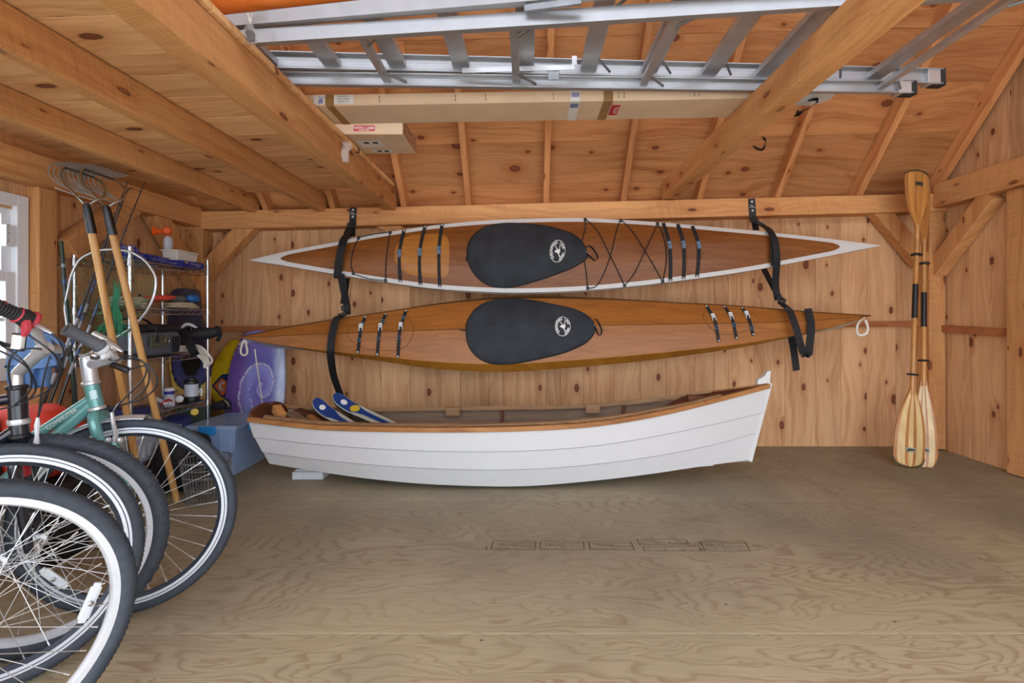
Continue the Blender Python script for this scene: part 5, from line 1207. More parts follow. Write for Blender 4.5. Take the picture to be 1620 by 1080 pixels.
# boards leaning on the back wall ------------------------------------------------
def board(name, label, out, Yb, Yt, th, mat, edge, cat):
    """flat board with an image outline, leaning so that its foot is at Yb and its top at Yt"""
    o = spline(out, 6, True); y0 = min(p[1] for p in o); y1 = max(p[1] for p in o)
    P = [W(p[0], p[1], Yt+(Yb-Yt)*(p[1]-y0)/(y1-y0)) for p in o]; n = len(P); c = sum(P, V())/n
    rr = [[c+(p-c)*f+V((0, d, 0)) for p in P] for f, d in ((.01, 0), (.5, 0), (.97, 0), (1, .006), (1, th-.006), (.97, th), (.01, th))]
    m = MB().loft(rr, mi=0); ob = m.build(name, mat, None, sharp=50); tag(ob, label, cat); return ob
def swirl():
    t = NT('purple_swirl_print'); tc = t.new('ShaderNodeTexCoord').outputs['Object']; x, y, z = t.xyz(tc)
    cx, cz = (402-CX)/F*3.8, H+(CY-614)/F*3.8
    nz = t.math('MULTIPLY', t.math('SUBTRACT', t.noise(tc, 14, 4), .5), .05)
    u = t.math('ADD', t.math('SUBTRACT', x, cx), nz); w_ = t.math('MULTIPLY', t.math('SUBTRACT', z, cz), .72)
    r = t.math('SQRT', t.math('ADD', t.math('MULTIPLY', u, u), t.math('MULTIPLY', w_, w_)))
    th = t.math('ARCTAN2', w_, u); k = t.math('FRACT', t.math('ADD', t.math('MULTIPLY', th, -.1592), t.math('MULTIPLY', t.math('LOGARITHM', t.math('ADD', r, .03), 2.0), .62)))
    ln = t.ramp(k, [(0, 0), (.03, 1), (.07, 1), (.11, 0)]); ln = t.math('MULTIPLY', ln, t.ramp(t.noise(tc, 70, 3), [(.35, .15), (.55, 1)]))
    k2 = t.math('FRACT', t.math('ADD', k, .42)); l2 = t.math('MULTIPLY', t.math('MULTIPLY', t.ramp(k2, [(0, 0), (.03, 1), (.10, 1), (.16, 0)]), t.ramp(t.noise(tc, 48, 4), [(.5, 0), (.6, 1)])), t.math('GREATER_THAN', r, .09)); ln = t.math('MAXIMUM', ln, l2)
    base = t.ramp(k, [(.1, srgb(112, 104, 190)), (.6, srgb(136, 130, 208)), (1, srgb(150, 158, 224))])
    pale = t.ramp(t.noise(t.comb(t.math('MULTIPLY', x, 8), y, t.math('MULTIPLY', z, 2)), 3, 5), [(.3, srgb(150, 166, 216)), (.7, srgb(206, 216, 236))])
    side = t.new('ShaderNodeMapRange'); t.link(t.math('ADD', t.math('SUBTRACT', x, t.math('MULTIPLY', t.math('POWER', t.math('SUBTRACT', z, cz+.02), 2), -.6)), nz), side.inputs[0]); side.inputs[1].default_value = (418-CX)/F*3.8; side.inputs[2].default_value = (432-CX)/F*3.8
    lef = t.new('ShaderNodeMapRange'); t.link(x, lef.inputs[0]); lef.inputs[1].default_value = (365-CX)/F*3.8; lef.inputs[2].default_value = (380-CX)/F*3.8
    base = t.mix(lef.outputs[0], srgb(120, 92, 170), base)
    col = t.mix(side.outputs[0], base, pale); col = t.mix(t.math('MULTIPLY', ln, t.math('SUBTRACT', 1, side.outputs[0])), col, srgb(216, 214, 232))
    return t.out(col, .35)
M['swirl'] = swirl(); M['yellow_b'] = plain('yellow_board', srgb(206, 172, 24), .4, noise=.05, nscale=10); M['eye_b'] = None
board('skimboard', 'big skimboard with a purple and white wave swirl behind the blue bin', [(359,600),(366,568),(376,545),(384,530),(396,524),(416,523),(436,528),(447,545),(450,575),(450,610),(447,645),(440,680),(428,712),(400,722),(370,700),(356,660),(355,630)], 3.83, 3.98, .03, M['swirl'], None, 'skimboard')
yb_ = board('skimboard', 'yellow skimboard half hidden behind the purple swirl one', [(332,600),(336,580),(345,562),(358,545),(368,537),(378,540),(385,560),(388,600),(386,640),(372,660),(350,650),(336,630)], 3.93, 4.03, .02, M['yellow_b'], None, 'skimboard')
M['navy_p'] = plain('navy_print', srgb(34, 44, 84), .4); M['orange_p'] = plain('orange_print', srgb(206, 102, 44), .4); M['grey_p'] = plain('grey_print', srgb(160, 172, 186), .4)
def decal(par, name, pts, Y, mat): m = MB(); m.add([W(x, y, Y(y)) for x, y in pts], [tuple(range(len(pts)))]); return m.build(name, mat, par, smooth=False)
Yy = lambda y: 4.03+(3.93-4.03)*(y-537)/(660-537)-.004
decal(yb_, 'diamond_badge', [(335,610),(351,592),(372,590),(378,612),(366,634),(350,628)], Yy, M['navy_p'])
decal(yb_, 'diamond_badge', [(338.5,610.5),(351,598),(362,606),(361,618),(352,626)], lambda y: Yy(y)-.002, M['orange_p'])
m = MB(); cc = W(352, 611, 3.963); m.tube([cc+V((.022*math.cos(a), 0, .028*math.sin(a))) for a in [math.pi*.3+i*math.pi*1.4/12 for i in range(13)]], .008, 6); m.build('badge_letter', M['grey_p'], yb_)
def eyeprint():
    t = NT('eye_print_board'); tc = t.new('ShaderNodeTexCoord').outputs['Object']; x, y, z = t.xyz(tc)
    cx, cz = (304-CX)/F*3.76, H+(CY-574)/F*3.76
    u = t.math('SUBTRACT', x, cx); w_ = t.math('MULTIPLY', t.math('SUBTRACT', z, cz), .74)
    r = t.math('ADD', t.math('SQRT', t.math('ADD', t.math('MULTIPLY', u, u), t.math('MULTIPLY', w_, w_))), t.math('MULTIPLY', t.math('SUBTRACT', t.noise(tc, 50, 3), .5), .035))
    ring = t.ramp(t.math('MULTIPLY', r, 4), [(.27, srgb(10, 10, 14)), (.31, srgb(56, 62, 112)), (.48, srgb(70, 76, 136)), (.58, srgb(40, 38, 56))])
    zf = t.new('ShaderNodeMapRange'); t.link(z, zf.inputs[0]); zf.inputs[1].default_value = .36; zf.inputs[2].default_value = .60
    low = t.ramp(zf.outputs[0], [(.1, srgb(84, 104, 84)), (.25, srgb(206, 140, 80)), (.8, srgb(220, 196, 100))])
    upm = t.new('ShaderNodeMapRange'); t.link(z, upm.inputs[0]); upm.inputs[1].default_value = .80; upm.inputs[2].default_value = .86
    pw = t.ramp(t.noise(tc, 9, 3, .5, 1), [(.4, srgb(66, 56, 80)), (.6, srgb(66, 70, 84))])
    out = t.math('GREATER_THAN', r, .15)
    col = t.mix(out, ring, low); col = t.mix(upm.outputs[0], col, pw)
    return t.out(col, .4)
M['eye_b'] = eyeprint()
board('bodyboard', 'dark purple bodyboard printed with a blue ringed eye behind the wire shelf', [(268,470),(272,459),(285,456),(303,458),(311,464),(316,500),(326,560),(329,600),(328,660),(322,728),(290,730),(278,660),(270,600),(263,540),(265,500)], 3.68, 3.80, .05, M['eye_b'], None, 'bodyboard')
tag(MB().tube([V(q) for q in spline([tuple(W(403, 552, 3.6)), tuple(W(406, 575, 3.62)), tuple(W(409, 595, 3.68)), tuple(W(412, 615, 3.74)), tuple(W(415, 640, 3.78))], 6)], .0045, 6).build('pull_cord', M['white_cord']), 'thin white cord hanging down the purple skimboard', 'cord')
lp = MB().tube([V(q) for q in spline([tuple(W(386, 537, 3.60)), tuple(W(382, 548, 3.59)), tuple(W(381, 558, 3.59)), tuple(W(386, 562, 3.59)), tuple(W(391, 558, 3.59)), tuple(W(390, 548, 3.59)), tuple(W(388, 538, 3.60))], 6)], .007, 8)
lp.build('carry_loop', M['white_cord'], kl, label='white rope carry loop')
# clam rakes ---------------------------------------------------------------------
def rake(label, jx, jy, fx, fy, Yt, Yb):
    t = thing('clam_rake', label, 'rake', W(fx, fy, Yb), 'clam rakes leaning by the wire shelf')
    a, b = W(fx, fy, Yb), W(jx, jy, Yt); d = (b-a).normalized()
    MB().tube([a, a+d*.01, b-d*.15, b-d*.13], [.012, .017, .017, .016], 12).build('handle', M['rake_h'], t)
    MB().tube([b-d*.14, b-d*.02, b+d*.01], [.0215, .019, .014], 12).build('socket', M['dark_steel'], t, label='dark steel socket')
    J = b
    im = lambda dx, dy, dY: W(jx+dx, jy+dy, Yt+dY)
    m = MB()
    m.tube([V(q) for q in spline([tuple(J), tuple(im(-16, -16, .0)), tuple(im(-32, -32, .01)), tuple(im(-40, -46, .03)), tuple(im(-39, -56, .06)), tuple(im(-34, -60, .09))], 6)], .006, 8)
    m.tube([V(q) for q in spline([tuple(J), tuple(im(14, -8, .02)), tuple(im(27, -14, .05)), tuple(im(29, -28, .08)), tuple(im(22, -38, .11)), tuple(im(12, -43, .13))], 6)], .006, 8)
    m.build('rake_yoke', M['steel'], t)
    m = MB(); m.tube([im(-34, -60, .09), im(-10, -52, .11), im(14, -43, .13)], .0055, 8); m.build('rake_bar', M['dark_steel'], t)
    m = MB(); m.tube([im(-50, -28, .02), im(-20, -18, .05), im(14, -8, .08)], .004, 8); m.build('lower_bar', M['steel'], t)
    n = 8
    for i in range(n):
        f = i/(n-1); ox, oy, oY = -66*(1-f)+-10*f+6, (-58)*(1-f)+(-40)*f, .05+.05*f
        P = [im(ox+22, oy+28, oY-.03), im(ox+8, oy+18, oY-.02), im(ox, oy+6, oY), im(ox+2, oy-4, oY+.02), im(ox+10, oy-9, oY+.05), im(ox+22, oy-9, oY+.09), im(ox+40, oy-11, oY+.15)]
        Q = [V(q) for q in spline([tuple(p) for p in P], 5)]; N = len(Q)
        MB().tube(Q, [.0036 if k < N*.6 else .0036+.0022*math.sin(math.pi*(k-N*.6)/(N*.4)) for k in range(N-1)]+[.0008], 7).build('tine', M['steel'] if i < 0 else M['tine'], t)
    return t
M['rake_h'] = wood('ash_handle', 'Z', srgb(206, 160, 100), srgb(182, 130, 72), vary=.02, coat=.2, rough=.4); M['tine'] = plain('worn_tine_steel', srgb(184, 188, 192), .3, .6, noise=.1)
rake('long handled clam rake by the window post, with its handle end behind the bicycle tyre', 137, 325, 229, 800, 2.55, 2.79)
rake('long handled clam rake with its handle end on bare floor near the wire basket', 168, 328, 280, 793, 2.58, 2.87)
# fishing rods -------------------------------------------------------------------
M['rod'] = plain('black_rod_blank', srgb(28, 30, 36), .3); M['rod_b'] = plain('blue_rod_wrap', srgb(58, 84, 134), .35); M['rod_g'] = plain('green_rod_blank', srgb(40, 62, 58), .35); M['cork'] = plain('white_rod_lettering', srgb(150, 156, 166), .5)
def rod(label, pts, r0, r1, mat, wraps, guides, reel=False):
    t = thing('fishing_rod', label, 'fishing rod', pts[-1] if isinstance(pts[-1], V) else W(*pts[-1]), 'fishing rods leaning by the wire shelf')
    P = [V(q) for q in spline([tuple(W(*p)) for p in pts], 8)]; N = len(P)
    MB().tube(P, [r0+(r1-r0)*(i/(N-1)) for i in range(N)], 8).build('rod_blank', mat, t)
    at_ = lambda f: P[min(N-1, int(f*(N-1)))]; dr = lambda f: (P[min(N-1, int(f*(N-1))+1)]-P[max(0, int(f*(N-1))-1)]).normalized()
    for f, L, mm in wraps:
        c, d = at_(f), dr(f); rr = r0+(r1-r0)*f+.0005; MB().tube([c-d*L/2, c+d*L/2], rr, 8).build('rod_wrap', mm, t)
    for f, gr in guides:
        c, d = at_(f), dr(f); s_ = V((.35, -.9, -.2)); s_ = (s_-d*s_.dot(d)).normalized(); q = c+V((-1, 0, .1))*gr*1.2; e = d.cross(V((-1,0,0))).normalized()
        m = MB(); m.tube([q+(V((-1,0,0))*math.cos(2*math.pi*i/12)+e*math.sin(2*math.pi*i/12))*gr for i in range(12)], .0016, 5, True); m.tube([c, q+V((1,0,0))*gr*.9], .0016, 5); m.build('line_guide', M['dark_steel'], t)
    return t
G = ((.06, .004), (.15, .005), (.28, .007), (.42, .009))
WR = [(f, .03, M['rod_b']) for f in (.5, .53, .61, .70)]+[(.575, .05, M['cork']), (.66, .07, M['cork']), (.76, .06, M['cork'])]
rod('slim black fishing rod with blue wraps, farthest toward the window of the slim pair', [(203,285,2.86),(180,345,2.85),(158,407,2.83),(129,487,2.78),(104,550,2.72),(62,655,2.6),(20,770,2.46)], .0022, .010, M['rod'], WR, G)
rod('slim black fishing rod with a hooked tip beside the one farthest toward the window', [(211,299,2.88),(203,300,2.88),(190,330,2.87),(163,407,2.85),(136,487,2.80),(112,550,2.74),(72,655,2.63),(35,760,2.52)], .0022, .009, M['rod'], WR, G)
rod('slim black fishing rod passing in front of the green net', [(229,288,2.90),(208,340,2.88),(187,394,2.86),(166,450,2.83),(140,521,2.78),(120,564,2.75),(89,651,2.68),(50,760,2.56)], .0022, .009, M['rod'], WR, G)
rod('thick dark green fishing rod standing against the window post', [(97,381,2.80),(100,420,2.80),(102,454,2.80),(106,490,2.80),(112,560,2.80),(120,650,2.80),(128,796,2.80)], .0085, .013, M['rod_g'], [(.18, .02, M['cork']), (.30, .03, M['rod_b'])], ((.02, .007), (.17, .016), (.30, .012)))
# landing net --------------------------------------------------------------------
ln_ = thing('landing_net', 'green landing net with a big aluminium hoop leaning on the wire shelf', 'net', W(110, 520, 2.78))
hoop = [(104,500),(103,482),(108,456),(113,435),(126,411),(150,398),(175,394.5),(205,398),(228,411),(243,430),(247,446),(243,470),(230,495),(212,515),(195,527),(170,542),(146,556),(128,562),(112,545)]
HY = lambda x, y: 2.79+.0004*(x-100)+.0002*(500-y)
HP = [W(x, y, HY(x, y)) for x, y in spline(hoop, 6, True)]
MB().tube(HP, .0065, 8, True).build('hoop', M['alu'], ln_)
M['net_g'] = plain('green_netting', srgb(34, 124, 88), .7, noise=.2)
m = MB(); n = len(HP); gat = W(178, 484, 2.70); r = random.Random(2); NS = 34; strands = []
for i in range(NS):
    p = HP[int(i*n/NS)]; q = gat+V((r.uniform(-.02, .02), r.uniform(-.015, .015), r.uniform(-.04, .03)))
    low = gat+V((r.uniform(-.08, .10), r.uniform(-.03, .03), r.uniform(-.20, -.10)))
    mid = p.lerp(q, .55)+V((0, .05, -.05)); strands.append([p, p.lerp(mid, .5)+V((0, .02, -.015)), mid, q]+([q.lerp(low, .5)+V((0,0,.02)), low] if i % 3 == 0 else []))
def zig(A, B, k):
    out = []
    for i in range(k+1): f = i/k; s_ = spline([tuple(x) for x in A], 1); out.append(None)
    return out
curves = [[V(q) for q in spline([tuple(x) for x in s_], 5)] for s_ in strands]
for i in range(NS):
    A, B = curves[i], curves[(i+1) % NS]; K = min(len(A), len(B)); P = []
    for j in range(0, K):
        P.append(A[j].lerp(B[j], .5 if j % 2 else .02)); 
    m.tube(P, .0010, 4); P = [A[j].lerp(B[j], .5 if j % 2 else .98) for j in range(K)]; m.tube(P, .0010, 4)
m.build('netting', M['net_g'], ln_)
m = MB()
for i in range(46):
    q = r.uniform(0, 1); m.tube([V(p) for p in spline([tuple(W(186+r.uniform(-7, 7), 462+r.uniform(-22, 8), 2.66)), tuple(W(182+r.uniform(-5, 5), 480, 2.65)), tuple(W(180+r.uniform(-10, 14), 502, 2.65)), tuple(W(176+(q-.5)*62, 524+r.uniform(-8, 12), 2.66))], 4)], .0013, 4)
m.build('net_tuft', M['net_g'], ln_, label='bunched green end of the netting')
# red bag under the window, dark bottle
M['red_f'] = plain('red_orange_nylon', srgb(206, 56, 36), .6, noise=.1, nscale=6)
rb2 = thing('duffel_bag', 'red orange duffel bag on a black crate behind the bicycles', 'bag', (-2.2, 2.2, .35))
ck = thing('black_crate', 'black plastic crate under the red duffel bag behind the bicycles', 'crate', (-2.2, 2.2, 0)); tbox((-2.2, 2.2, 0), (.38, .24), (.42, .28), .34, 'crate_body', M['black_pl'], ck); MB().box((-2.2, 2.2, .335), (.44, .30, .02)).build('crate_rim', M['black_rub'], ck, bev=.004)
blob((-2.20, 2.20, .51), (.44, .26, .32), 17, .12, 5, 40, p=3).build('bag_body', M['red_f'], rb2); MB().ribbon([(-2.20, 2.075, .64), (-2.18, 2.06, .52), (-2.18, 2.065, .38)], (1,0,0), .06, .006).build('bag_strap', M['black_web'], rb2)
db = thing('drink_bottle', 'dark purple bottle with pale lettering on the floor behind the bicycles', 'bottle', W(106, 800, 2.66))
c = W(106, 800, 2.66); c.z = 0
MB().lathe([(.042, 0), (.045, .01), (.045, .15), (.040, .17), (.028, .18)], c, n=20).build('bottle_body', plain('dark_purple_plastic', srgb(44, 40, 86), .4), db); MB().lathe([(.028, .18), (.030, .185), (.028, .21), (.012, .215)], c, n=18).build('bottle_cap', M['white_pl'], db)
m = MB(); put_text(m, 'SOLO', .026, c+V((.0, -.0465, .05)), (.15, 0, 1), (-1, 0, 0), 'l'); m.build('bottle_text', M['label_w'], db, smooth=False)
# ---- four bicycles parked side by side under the window
M['tyre'] = plain('tyre_rubber', srgb(56, 63, 72), .72, noise=.15, nscale=40, bump=.3)
M['rim_al'] = plain('bright_rim', srgb(220, 224, 230), .35, .3, noise=.03)
M['rim_dk'] = plain('dark_rim_line', srgb(52, 60, 72), .4, .3)
M['teal'] = plain('teal_frame_paint', srgb(98, 158, 156), .3, .2, noise=.04, nscale=6, coat=.4)
M['frame_bk'] = plain('blue_black_frame_paint', srgb(22, 26, 40), .25, .1, noise=.03, coat=.5)
M['frame_rd'] = plain('red_fork_paint', srgb(180, 34, 44), .35, noise=.04, coat=.3)
M['frame_gr'] = plain('dark_green_frame_paint', srgb(52, 82, 82), .3, .1, noise=.04, coat=.4)
M['grip_g'] = plain('grey_rubber_grip', srgb(92, 96, 102), .65, noise=.1); M['grip_r'] = plain('red_rubber', srgb(176, 54, 66), .55, noise=.06)
M['silver'] = plain('satin_silver', srgb(206, 208, 212), .32, .55, noise=.04)
M['reflect'] = plain('white_reflector', srgb(206, 212, 218), .25, noise=.04, coat=.5)
M['cable'] = plain('black_cable', srgb(36, 38, 42), .45, noise=.05)
class Fr:
    """bicycle frame of reference: origin on the floor under the front axle, f forwards, s to its own right, u up in the wheel plane"""
    def __init__(k, X, Y, th, lean): 
        k.o = V((X, Y, 0)); k.f = V((math.cos(th), math.sin(th), 0)); s = V((math.sin(th), -math.cos(th), 0)); z = V((0,0,1))
        k.u = z*math.cos(lean)+s*math.sin(lean); k.s = k.f.cross(k.u).normalized(); k.o = V((X, Y, 0))-s*math.sin(lean)*.345
    def __call__(k, f, s, u): return k.o+k.f*f+k.s*s+k.u*u
def wheel(parent, C, f, s, u, R0, tr, style, name, reflector=None, rotor=False, knob=False, tread=0, spokes=32):
    ringp = lambda r, d, n=72: [C+(f*math.cos(2*math.pi*i/n)+u*math.sin(2*math.pi*i/n))*r+s*d for i in range(n)]
    def rev(prof, n=72, mi=0, m=None):
        m = m or MB(); rr = []
        for i in range(n):
            a = 2*math.pi*i/n; e = f*math.cos(a)+u*math.sin(a); rr.append([C+e*r+s*d for r, d in prof])
        return m.loft(rr, True, False, mi)
    rw = tr*.72; ri = R0-2*tr*.92
    d1, d2 = (.016, .028) if style == 'line' else (.012, .017)
    prof = [(ri+.004, rw*.9), (ri+.004, -rw*.9), (ri-d1, -rw*.92), (ri-d2, -rw*.35), (ri-d2, rw*.35), (ri-d1, rw*.92)]
    rim = rev(prof).build(name, M['rim_al'], parent, sharp=30)
    if style == 'line':
        m = MB()
        for sg in (-1, 1): rev([(ri-.004, sg*(rw*.92+.0012)), (ri-.0065, sg*(rw*.94+.0012))], m=m)
        m.build('rim_line', M['rim_dk'], rim, smooth=False)
        m = MB(); rev([(ri-.0165, rw+.0008), (ri-.0285, rw*.36+.0008), (ri-.0285, -rw*.36-.0008), (ri-.0165, -rw-.0008)], m=m); m.build('rim_wall', M['rim_dk'], rim)
    tm = MB(); n = 96; rr = []; K = 14
    for i in range(n):
        a = 2*math.pi*i/n; e = f*math.cos(a)+u*math.sin(a); ring = []
        for j in range(K):
            b = 2*math.pi*j/K; q = tr
            if knob and abs(b-math.pi/2) > 9: q = tr
            rad = R0-tr+q*math.cos(b); ring.append(C+e*rad+s*q*math.sin(b)*.96)
        rr.append(ring)
    tm.loft(rr, True, False)
    if knob:
        for i in range(110):
            a = 2*math.pi*i/110
            for b in ((-.62, .62) if i % 2 else (-.95, .0, .95)):
                e = f*math.cos(a)+u*math.sin(a); w_ = -f*math.sin(a)+u*math.cos(a); nn = e*math.cos(b)+s*math.sin(b); c = C+e*(R0-tr)+nn*(tr+.0012)
                tm.bar(c-w_*.0052, c+w_*.0052, .008, .003, up=nn)
    elif tread:
        for i in range(150):
            a = 2*math.pi*i/150; e = f*math.cos(a)+u*math.sin(a); w_ = -f*math.sin(a)+u*math.cos(a)
            for sg in (-1, 1):
                P = []
                for q in range(5): b = sg*(.12+.2*q); e2 = f*math.cos(a+.010*q)+u*math.sin(a+.010*q); P.append(C+e2*(R0-tr)+(e2*math.cos(b)+s*math.sin(b))*(tr+.0002))
                tm.tube(P, .0013, 4)
    tm.build('tyre', M['tyre'], rim, sharp=50)
    hb = MB(); hb.lathe([(.005, -.055), (.007, -.05), (.012, -.045), (.022, -.036), (.022, -.030), (.012, -.026), (.011, .026), (.022, .030), (.022, .036), (.012, .045), (.007, .05), (.005, .055)], C, s, 20); hub = hb.build('hub', M['silver'], rim)
    if rotor:
        m = MB(); m.lathe([(.021, .0385), (.021, .040), (.012, .041), (.012, .0385)], C, s, 24)
        for i in range(20): a = 2*math.pi*i/20; e = f*math.cos(a)+u*math.sin(a); c = C+e*.0215+s*.0395; m.bar(c-s*.002, c+s*.002, .004, .005, up=e)
        m.build('hub_ring', M['silver'], rim)
    # spokes: two mirrored prototypes, the rest are copies turned about the axle
    rot = Matrix((f, s, u)).transposed().to_4x4()
    protos = {}
    for i in range(spokes):
        side = 1 if i % 2 else -1; lead = 1 if (i//2) % 2 else -1; key = (side, lead)
        if key not in protos:
            a1 = lead*R(62); p = V((math.cos(a1)*.019, side*.033, math.sin(a1)*.019)); q = V((ri-.026, 0, 0))
            m = MB().tube([p, q], .0011, 5); m.tube([q-(q-p).normalized()*.014, q], .0022, 5); o = m.build('spoke', M['screw'], rim); protos[key] = o
        else: o = protos[key].copy(); COL.objects.link(o); o.parent = rim
        o.matrix_basis = Matrix.Translation(C) @ rot @ Matrix.Rotation(-2*math.pi*(i+.25)/spokes, 4, 'Y')
    if reflector is not None:
        a, rf, tl_ = reflector; e = f*math.cos(a)+u*math.sin(a); w_ = -f*math.sin(a)+u*math.cos(a); c = C+e*rf+s*(.016+.02*(rf < .15))
        m = MB(); d = (e*.75+w_*.65).normalized(); d = (e*math.cos(tl_)+w_*math.sin(tl_))
        m.bar(c-d*.038, c+d*.038, .024, .009, up=s); m.bar(c-d*.047, c+d*.047, .016, .011, up=s); b = m.build('reflector', M['reflect'], rim, bev=.002)
        m = MB().lathe([(.006, 0), (.006, .008), (.003, .010)], c+s*.005, s, 10); m.build('reflector_screw', M['steel'], b)
    return rim
def bike(name, label, X, Y, th, lean, R0, tr, style, fmat, forkmat, head_top=None, head_bot=None, crown=None, refl=None, rotor=False, knob=False, tread=0, step=False, fender=None, headr=.020, fork_r=.013, gear=True):
    k = Fr(X, Y, th, lean); t = thing(name, label, 'bicycle', (X, Y, 0), 'bicycles parked in a row by the window')
    C = k(0, 0, R0); f, s, u = k.f, k.s, k.u
    wheel(t, C, f, s, u, R0, tr, style, 'front_wheel', refl, rotor, knob, tread)
    ht = head_top or k(-.285, 0, .90); hb_ = head_bot or k(-.235, 0, .755); cr = crown or hb_+(hb_-ht).normalized()*.035
    ax = (ht-hb_).normalized()
    # fork
    m = MB()
    for sg in (-1, 1):
        top = cr+s*sg*(.036+tr*.5); mid = cr.lerp(C, .62)+s*sg*(.038+tr*.5); end = C+s*sg*.052
        m.tube([V(q) for q in spline([tuple(cr+ax*.01), tuple(top), tuple(mid), tuple(end)], 6)], [fork_r*(1.25-.5*i/18) for i in range(19)], 10)
    m.tube([hb_, cr+ax*.0], .017, 12); fk = m.build('fork', forkmat, t)
    # frame
    BB = k(-.56, 0, .285); RA = k(-.97, 0, R0); ST = k(-.75, 0, .70 if not step else .62)
    m = MB(); m.tube([hb_-ax*.005, ht+ax*.003], headr, 16)
    h1, h2 = ht-ax*.03, hb_+ax*.025
    if step:
        m.tube([h1-ax*.02, k(-.60, 0, .40)], .0165, 12); m.tube([h2, BB], .020, 12)
    else:
        m.tube([h1, ST], .0155, 12); m.tube([h2, BB], .019, 12)
    m.tube([BB, ST+(ST-BB).normalized()*.04], .0155, 12)
    for sg in (-1, 1): m.tube([BB+s*sg*.02, RA+s*sg*.06], .009, 8); m.tube([ST-(ST-BB).normalized()*.02+s*sg*.012, RA+s*sg*.06], .008, 8)
    m.tube([BB-s*.036, BB+s*.036], .021, 12)
    fr = m.build('frame', fmat, t, label=None)
    for p in (ht, hb_): MB().lathe([(headr+.001, -.006), (headr+.004, -.003), (headr+.004, .005), (headr+.001, .008)], p, ax, 18).build('headset_ring', M['silver'] if step else M['black_pl'], t)
    wheel(t, RA, f, s, u, R0, tr, style, 'rear_wheel', None, False, False, 0, 24)
    SP = ST+(ST-BB).normalized()*.20; MB().tube([ST, SP], .0135, 10).build('seat_post', M['silver'], t)
    m = MB(); m.loft([[SP+f*x+s*w_*math.cos(a)+V((0,0,1))*(.02+h*math.sin(a)) for a in [2*math.pi*i/12 for i in range(12)]] for x, w_, h in ((-.13,.03,.02),(-.11,.075,.03),(-.05,.07,.028),(.03,.03,.022),(.10,.018,.018),(.14,.008,.008))]); m.build('saddle', M['black_rub'], t)
    m = MB().lathe([(.085, -.002), (.088, 0), (.085, .002), (.02, .003), (.02, -.003)], BB+s*.045, s, 28); cr_ = m.build('chainring', M['dark_steel'], t)
    for sg in (-1, 1):
        e = (f*.6*sg+u*-.8*sg) if abs(lean) < .08 else f*sg; p = BB+s*sg*.06; q = p+e*.17; m = MB().bar(p, q, .022, .012, up=s); m.build('crank_arm', M['silver'], t, bev=.003); MB().box(q+s*sg*.05, (.09, .07, .02), Matrix((f, s, u)).transposed()).build('pedal', M['black_pl'], t, bev=.003)
    if fender:
        a0, a1 = fender; m = MB(); rr = []
        for i in range(31):
            a = a0+(a1-a0)*i/30; e = f*math.cos(a)+u*math.sin(a); rr.append([C+e*(R0+.014-.012*(q/3)**2)+s*(.026*q/3) for q in (-3, -2, -1, 0, 1, 2, 3)]+[C+e*(R0+.0115-.012*(q/3)**2)+s*(.026*q/3) for q in (3, 2, 1, 0, -1, -2, -3)])
        m.loft(rr); m.build('fender', M['silver'], t, label='silver front fender')
    return t, k, ht, hb_, C, ax
# nearest: fat slick tyre, plain silver rim
bike('bicycle', 'bicycle nearest the camera, with a slick grey tyre and plain silver rim', -1.283, 1.113, .905, -.025, .345, .0225, 'plain', M['frame_gr'], M['silver'], refl=(R(-4), .243, R(72)), rotor=True, tread=1)
# second: striped rim with a fender tip
bike('bicycle', 'second bicycle from the camera, silver fender tip over a pinstriped rim', -1.525, 1.444, .60, -.095, .345, .0185, 'line', M['frame_bk'], M['frame_gr'], refl=None, rotor=True, fender=(R(101), R(195)), tread=1)
# third: knobby tyre, dark head tube, silver riser stem
t3, k3, ht3, hb3, C3, ax3 = bike('bicycle', 'black mountain bicycle with a knobby tyre and red black grip, third from the camera', -1.541, 1.582, .512, 0.0, .345, .026, 'plain', M['frame_bk'], M['frame_bk'], head_top=W(27, 613, 1.54), head_bot=W(31, 690, 1.54), crown=W(33, 728, 1.545), refl=(R(-62), .115, R(12)), rotor=True, knob=True, headr=.023, fork_r=.0155)
MB().tube([W(33, 720, 1.545), W(34, 738, 1.545), W(36, 752, 1.548)], .021, 12).build('fork_crown', M['frame_rd'], t3, label='red fork crown')
Yh = 1.50
st3 = MB(); st3.tube([ht3, W(27, 590, 1.54), W(32, 586, 1.53), W(69, 552, 1.50)], [.0145, .0145, .016, .0165], 12); st3.tube([W(63, 558, 1.505), W(72, 549, 1.495)], .021, 12); st3.build('stem', M['silver'], t3)
hb_m = MB().tube([V(q) for q in spline([tuple(W(96, 553, 1.60)), tuple(W(82, 552, 1.55)), tuple(W(69, 550, 1.50)), tuple(W(64, 540, 1.488)), tuple(W(59, 527, 1.47)), tuple(W(54, 515, 1.45)), tuple(W(48, 508, 1.434)), tuple(W(20, 496, 1.39)), tuple(W(-12, 482, 1.345))], 6)], .0125, 10); bar3 = hb_m.build('handlebar', M['silver'], t3)
MB().tube([W(46, 507, 1.43), W(38, 502, 1.418), W(26, 497, 1.40), W(24, 496.5, 1.397)], [.024, .0245, .021, .017], 14).build('grip', M['black_rub'], bar3)
g = MB()
for i in range(7): x = 24-5.2*i; c = W(x, 496.5-2.2*i, 1.395-.008*i); g.lathe([(.0165, -.006), (.0195, 0), (.0165, .006)], c, W(24, 496.5, 1.395)-W(-12, 482, 1.345), 14)
g.build('ribbed_sleeve', M['black_rub'], bar3)
for x, y, Y, r_ in ((27, 498, 1.402, .0235), (0, 486, 1.362, .021)): MB().lathe([(r_-.003, -.004), (r_, 0), (r_-.003, .004)], W(x, y, Y), W(24, 496.5, 1.395)-W(-12, 482, 1.345), 16).build('red_ring', M['grip_r'], bar3)
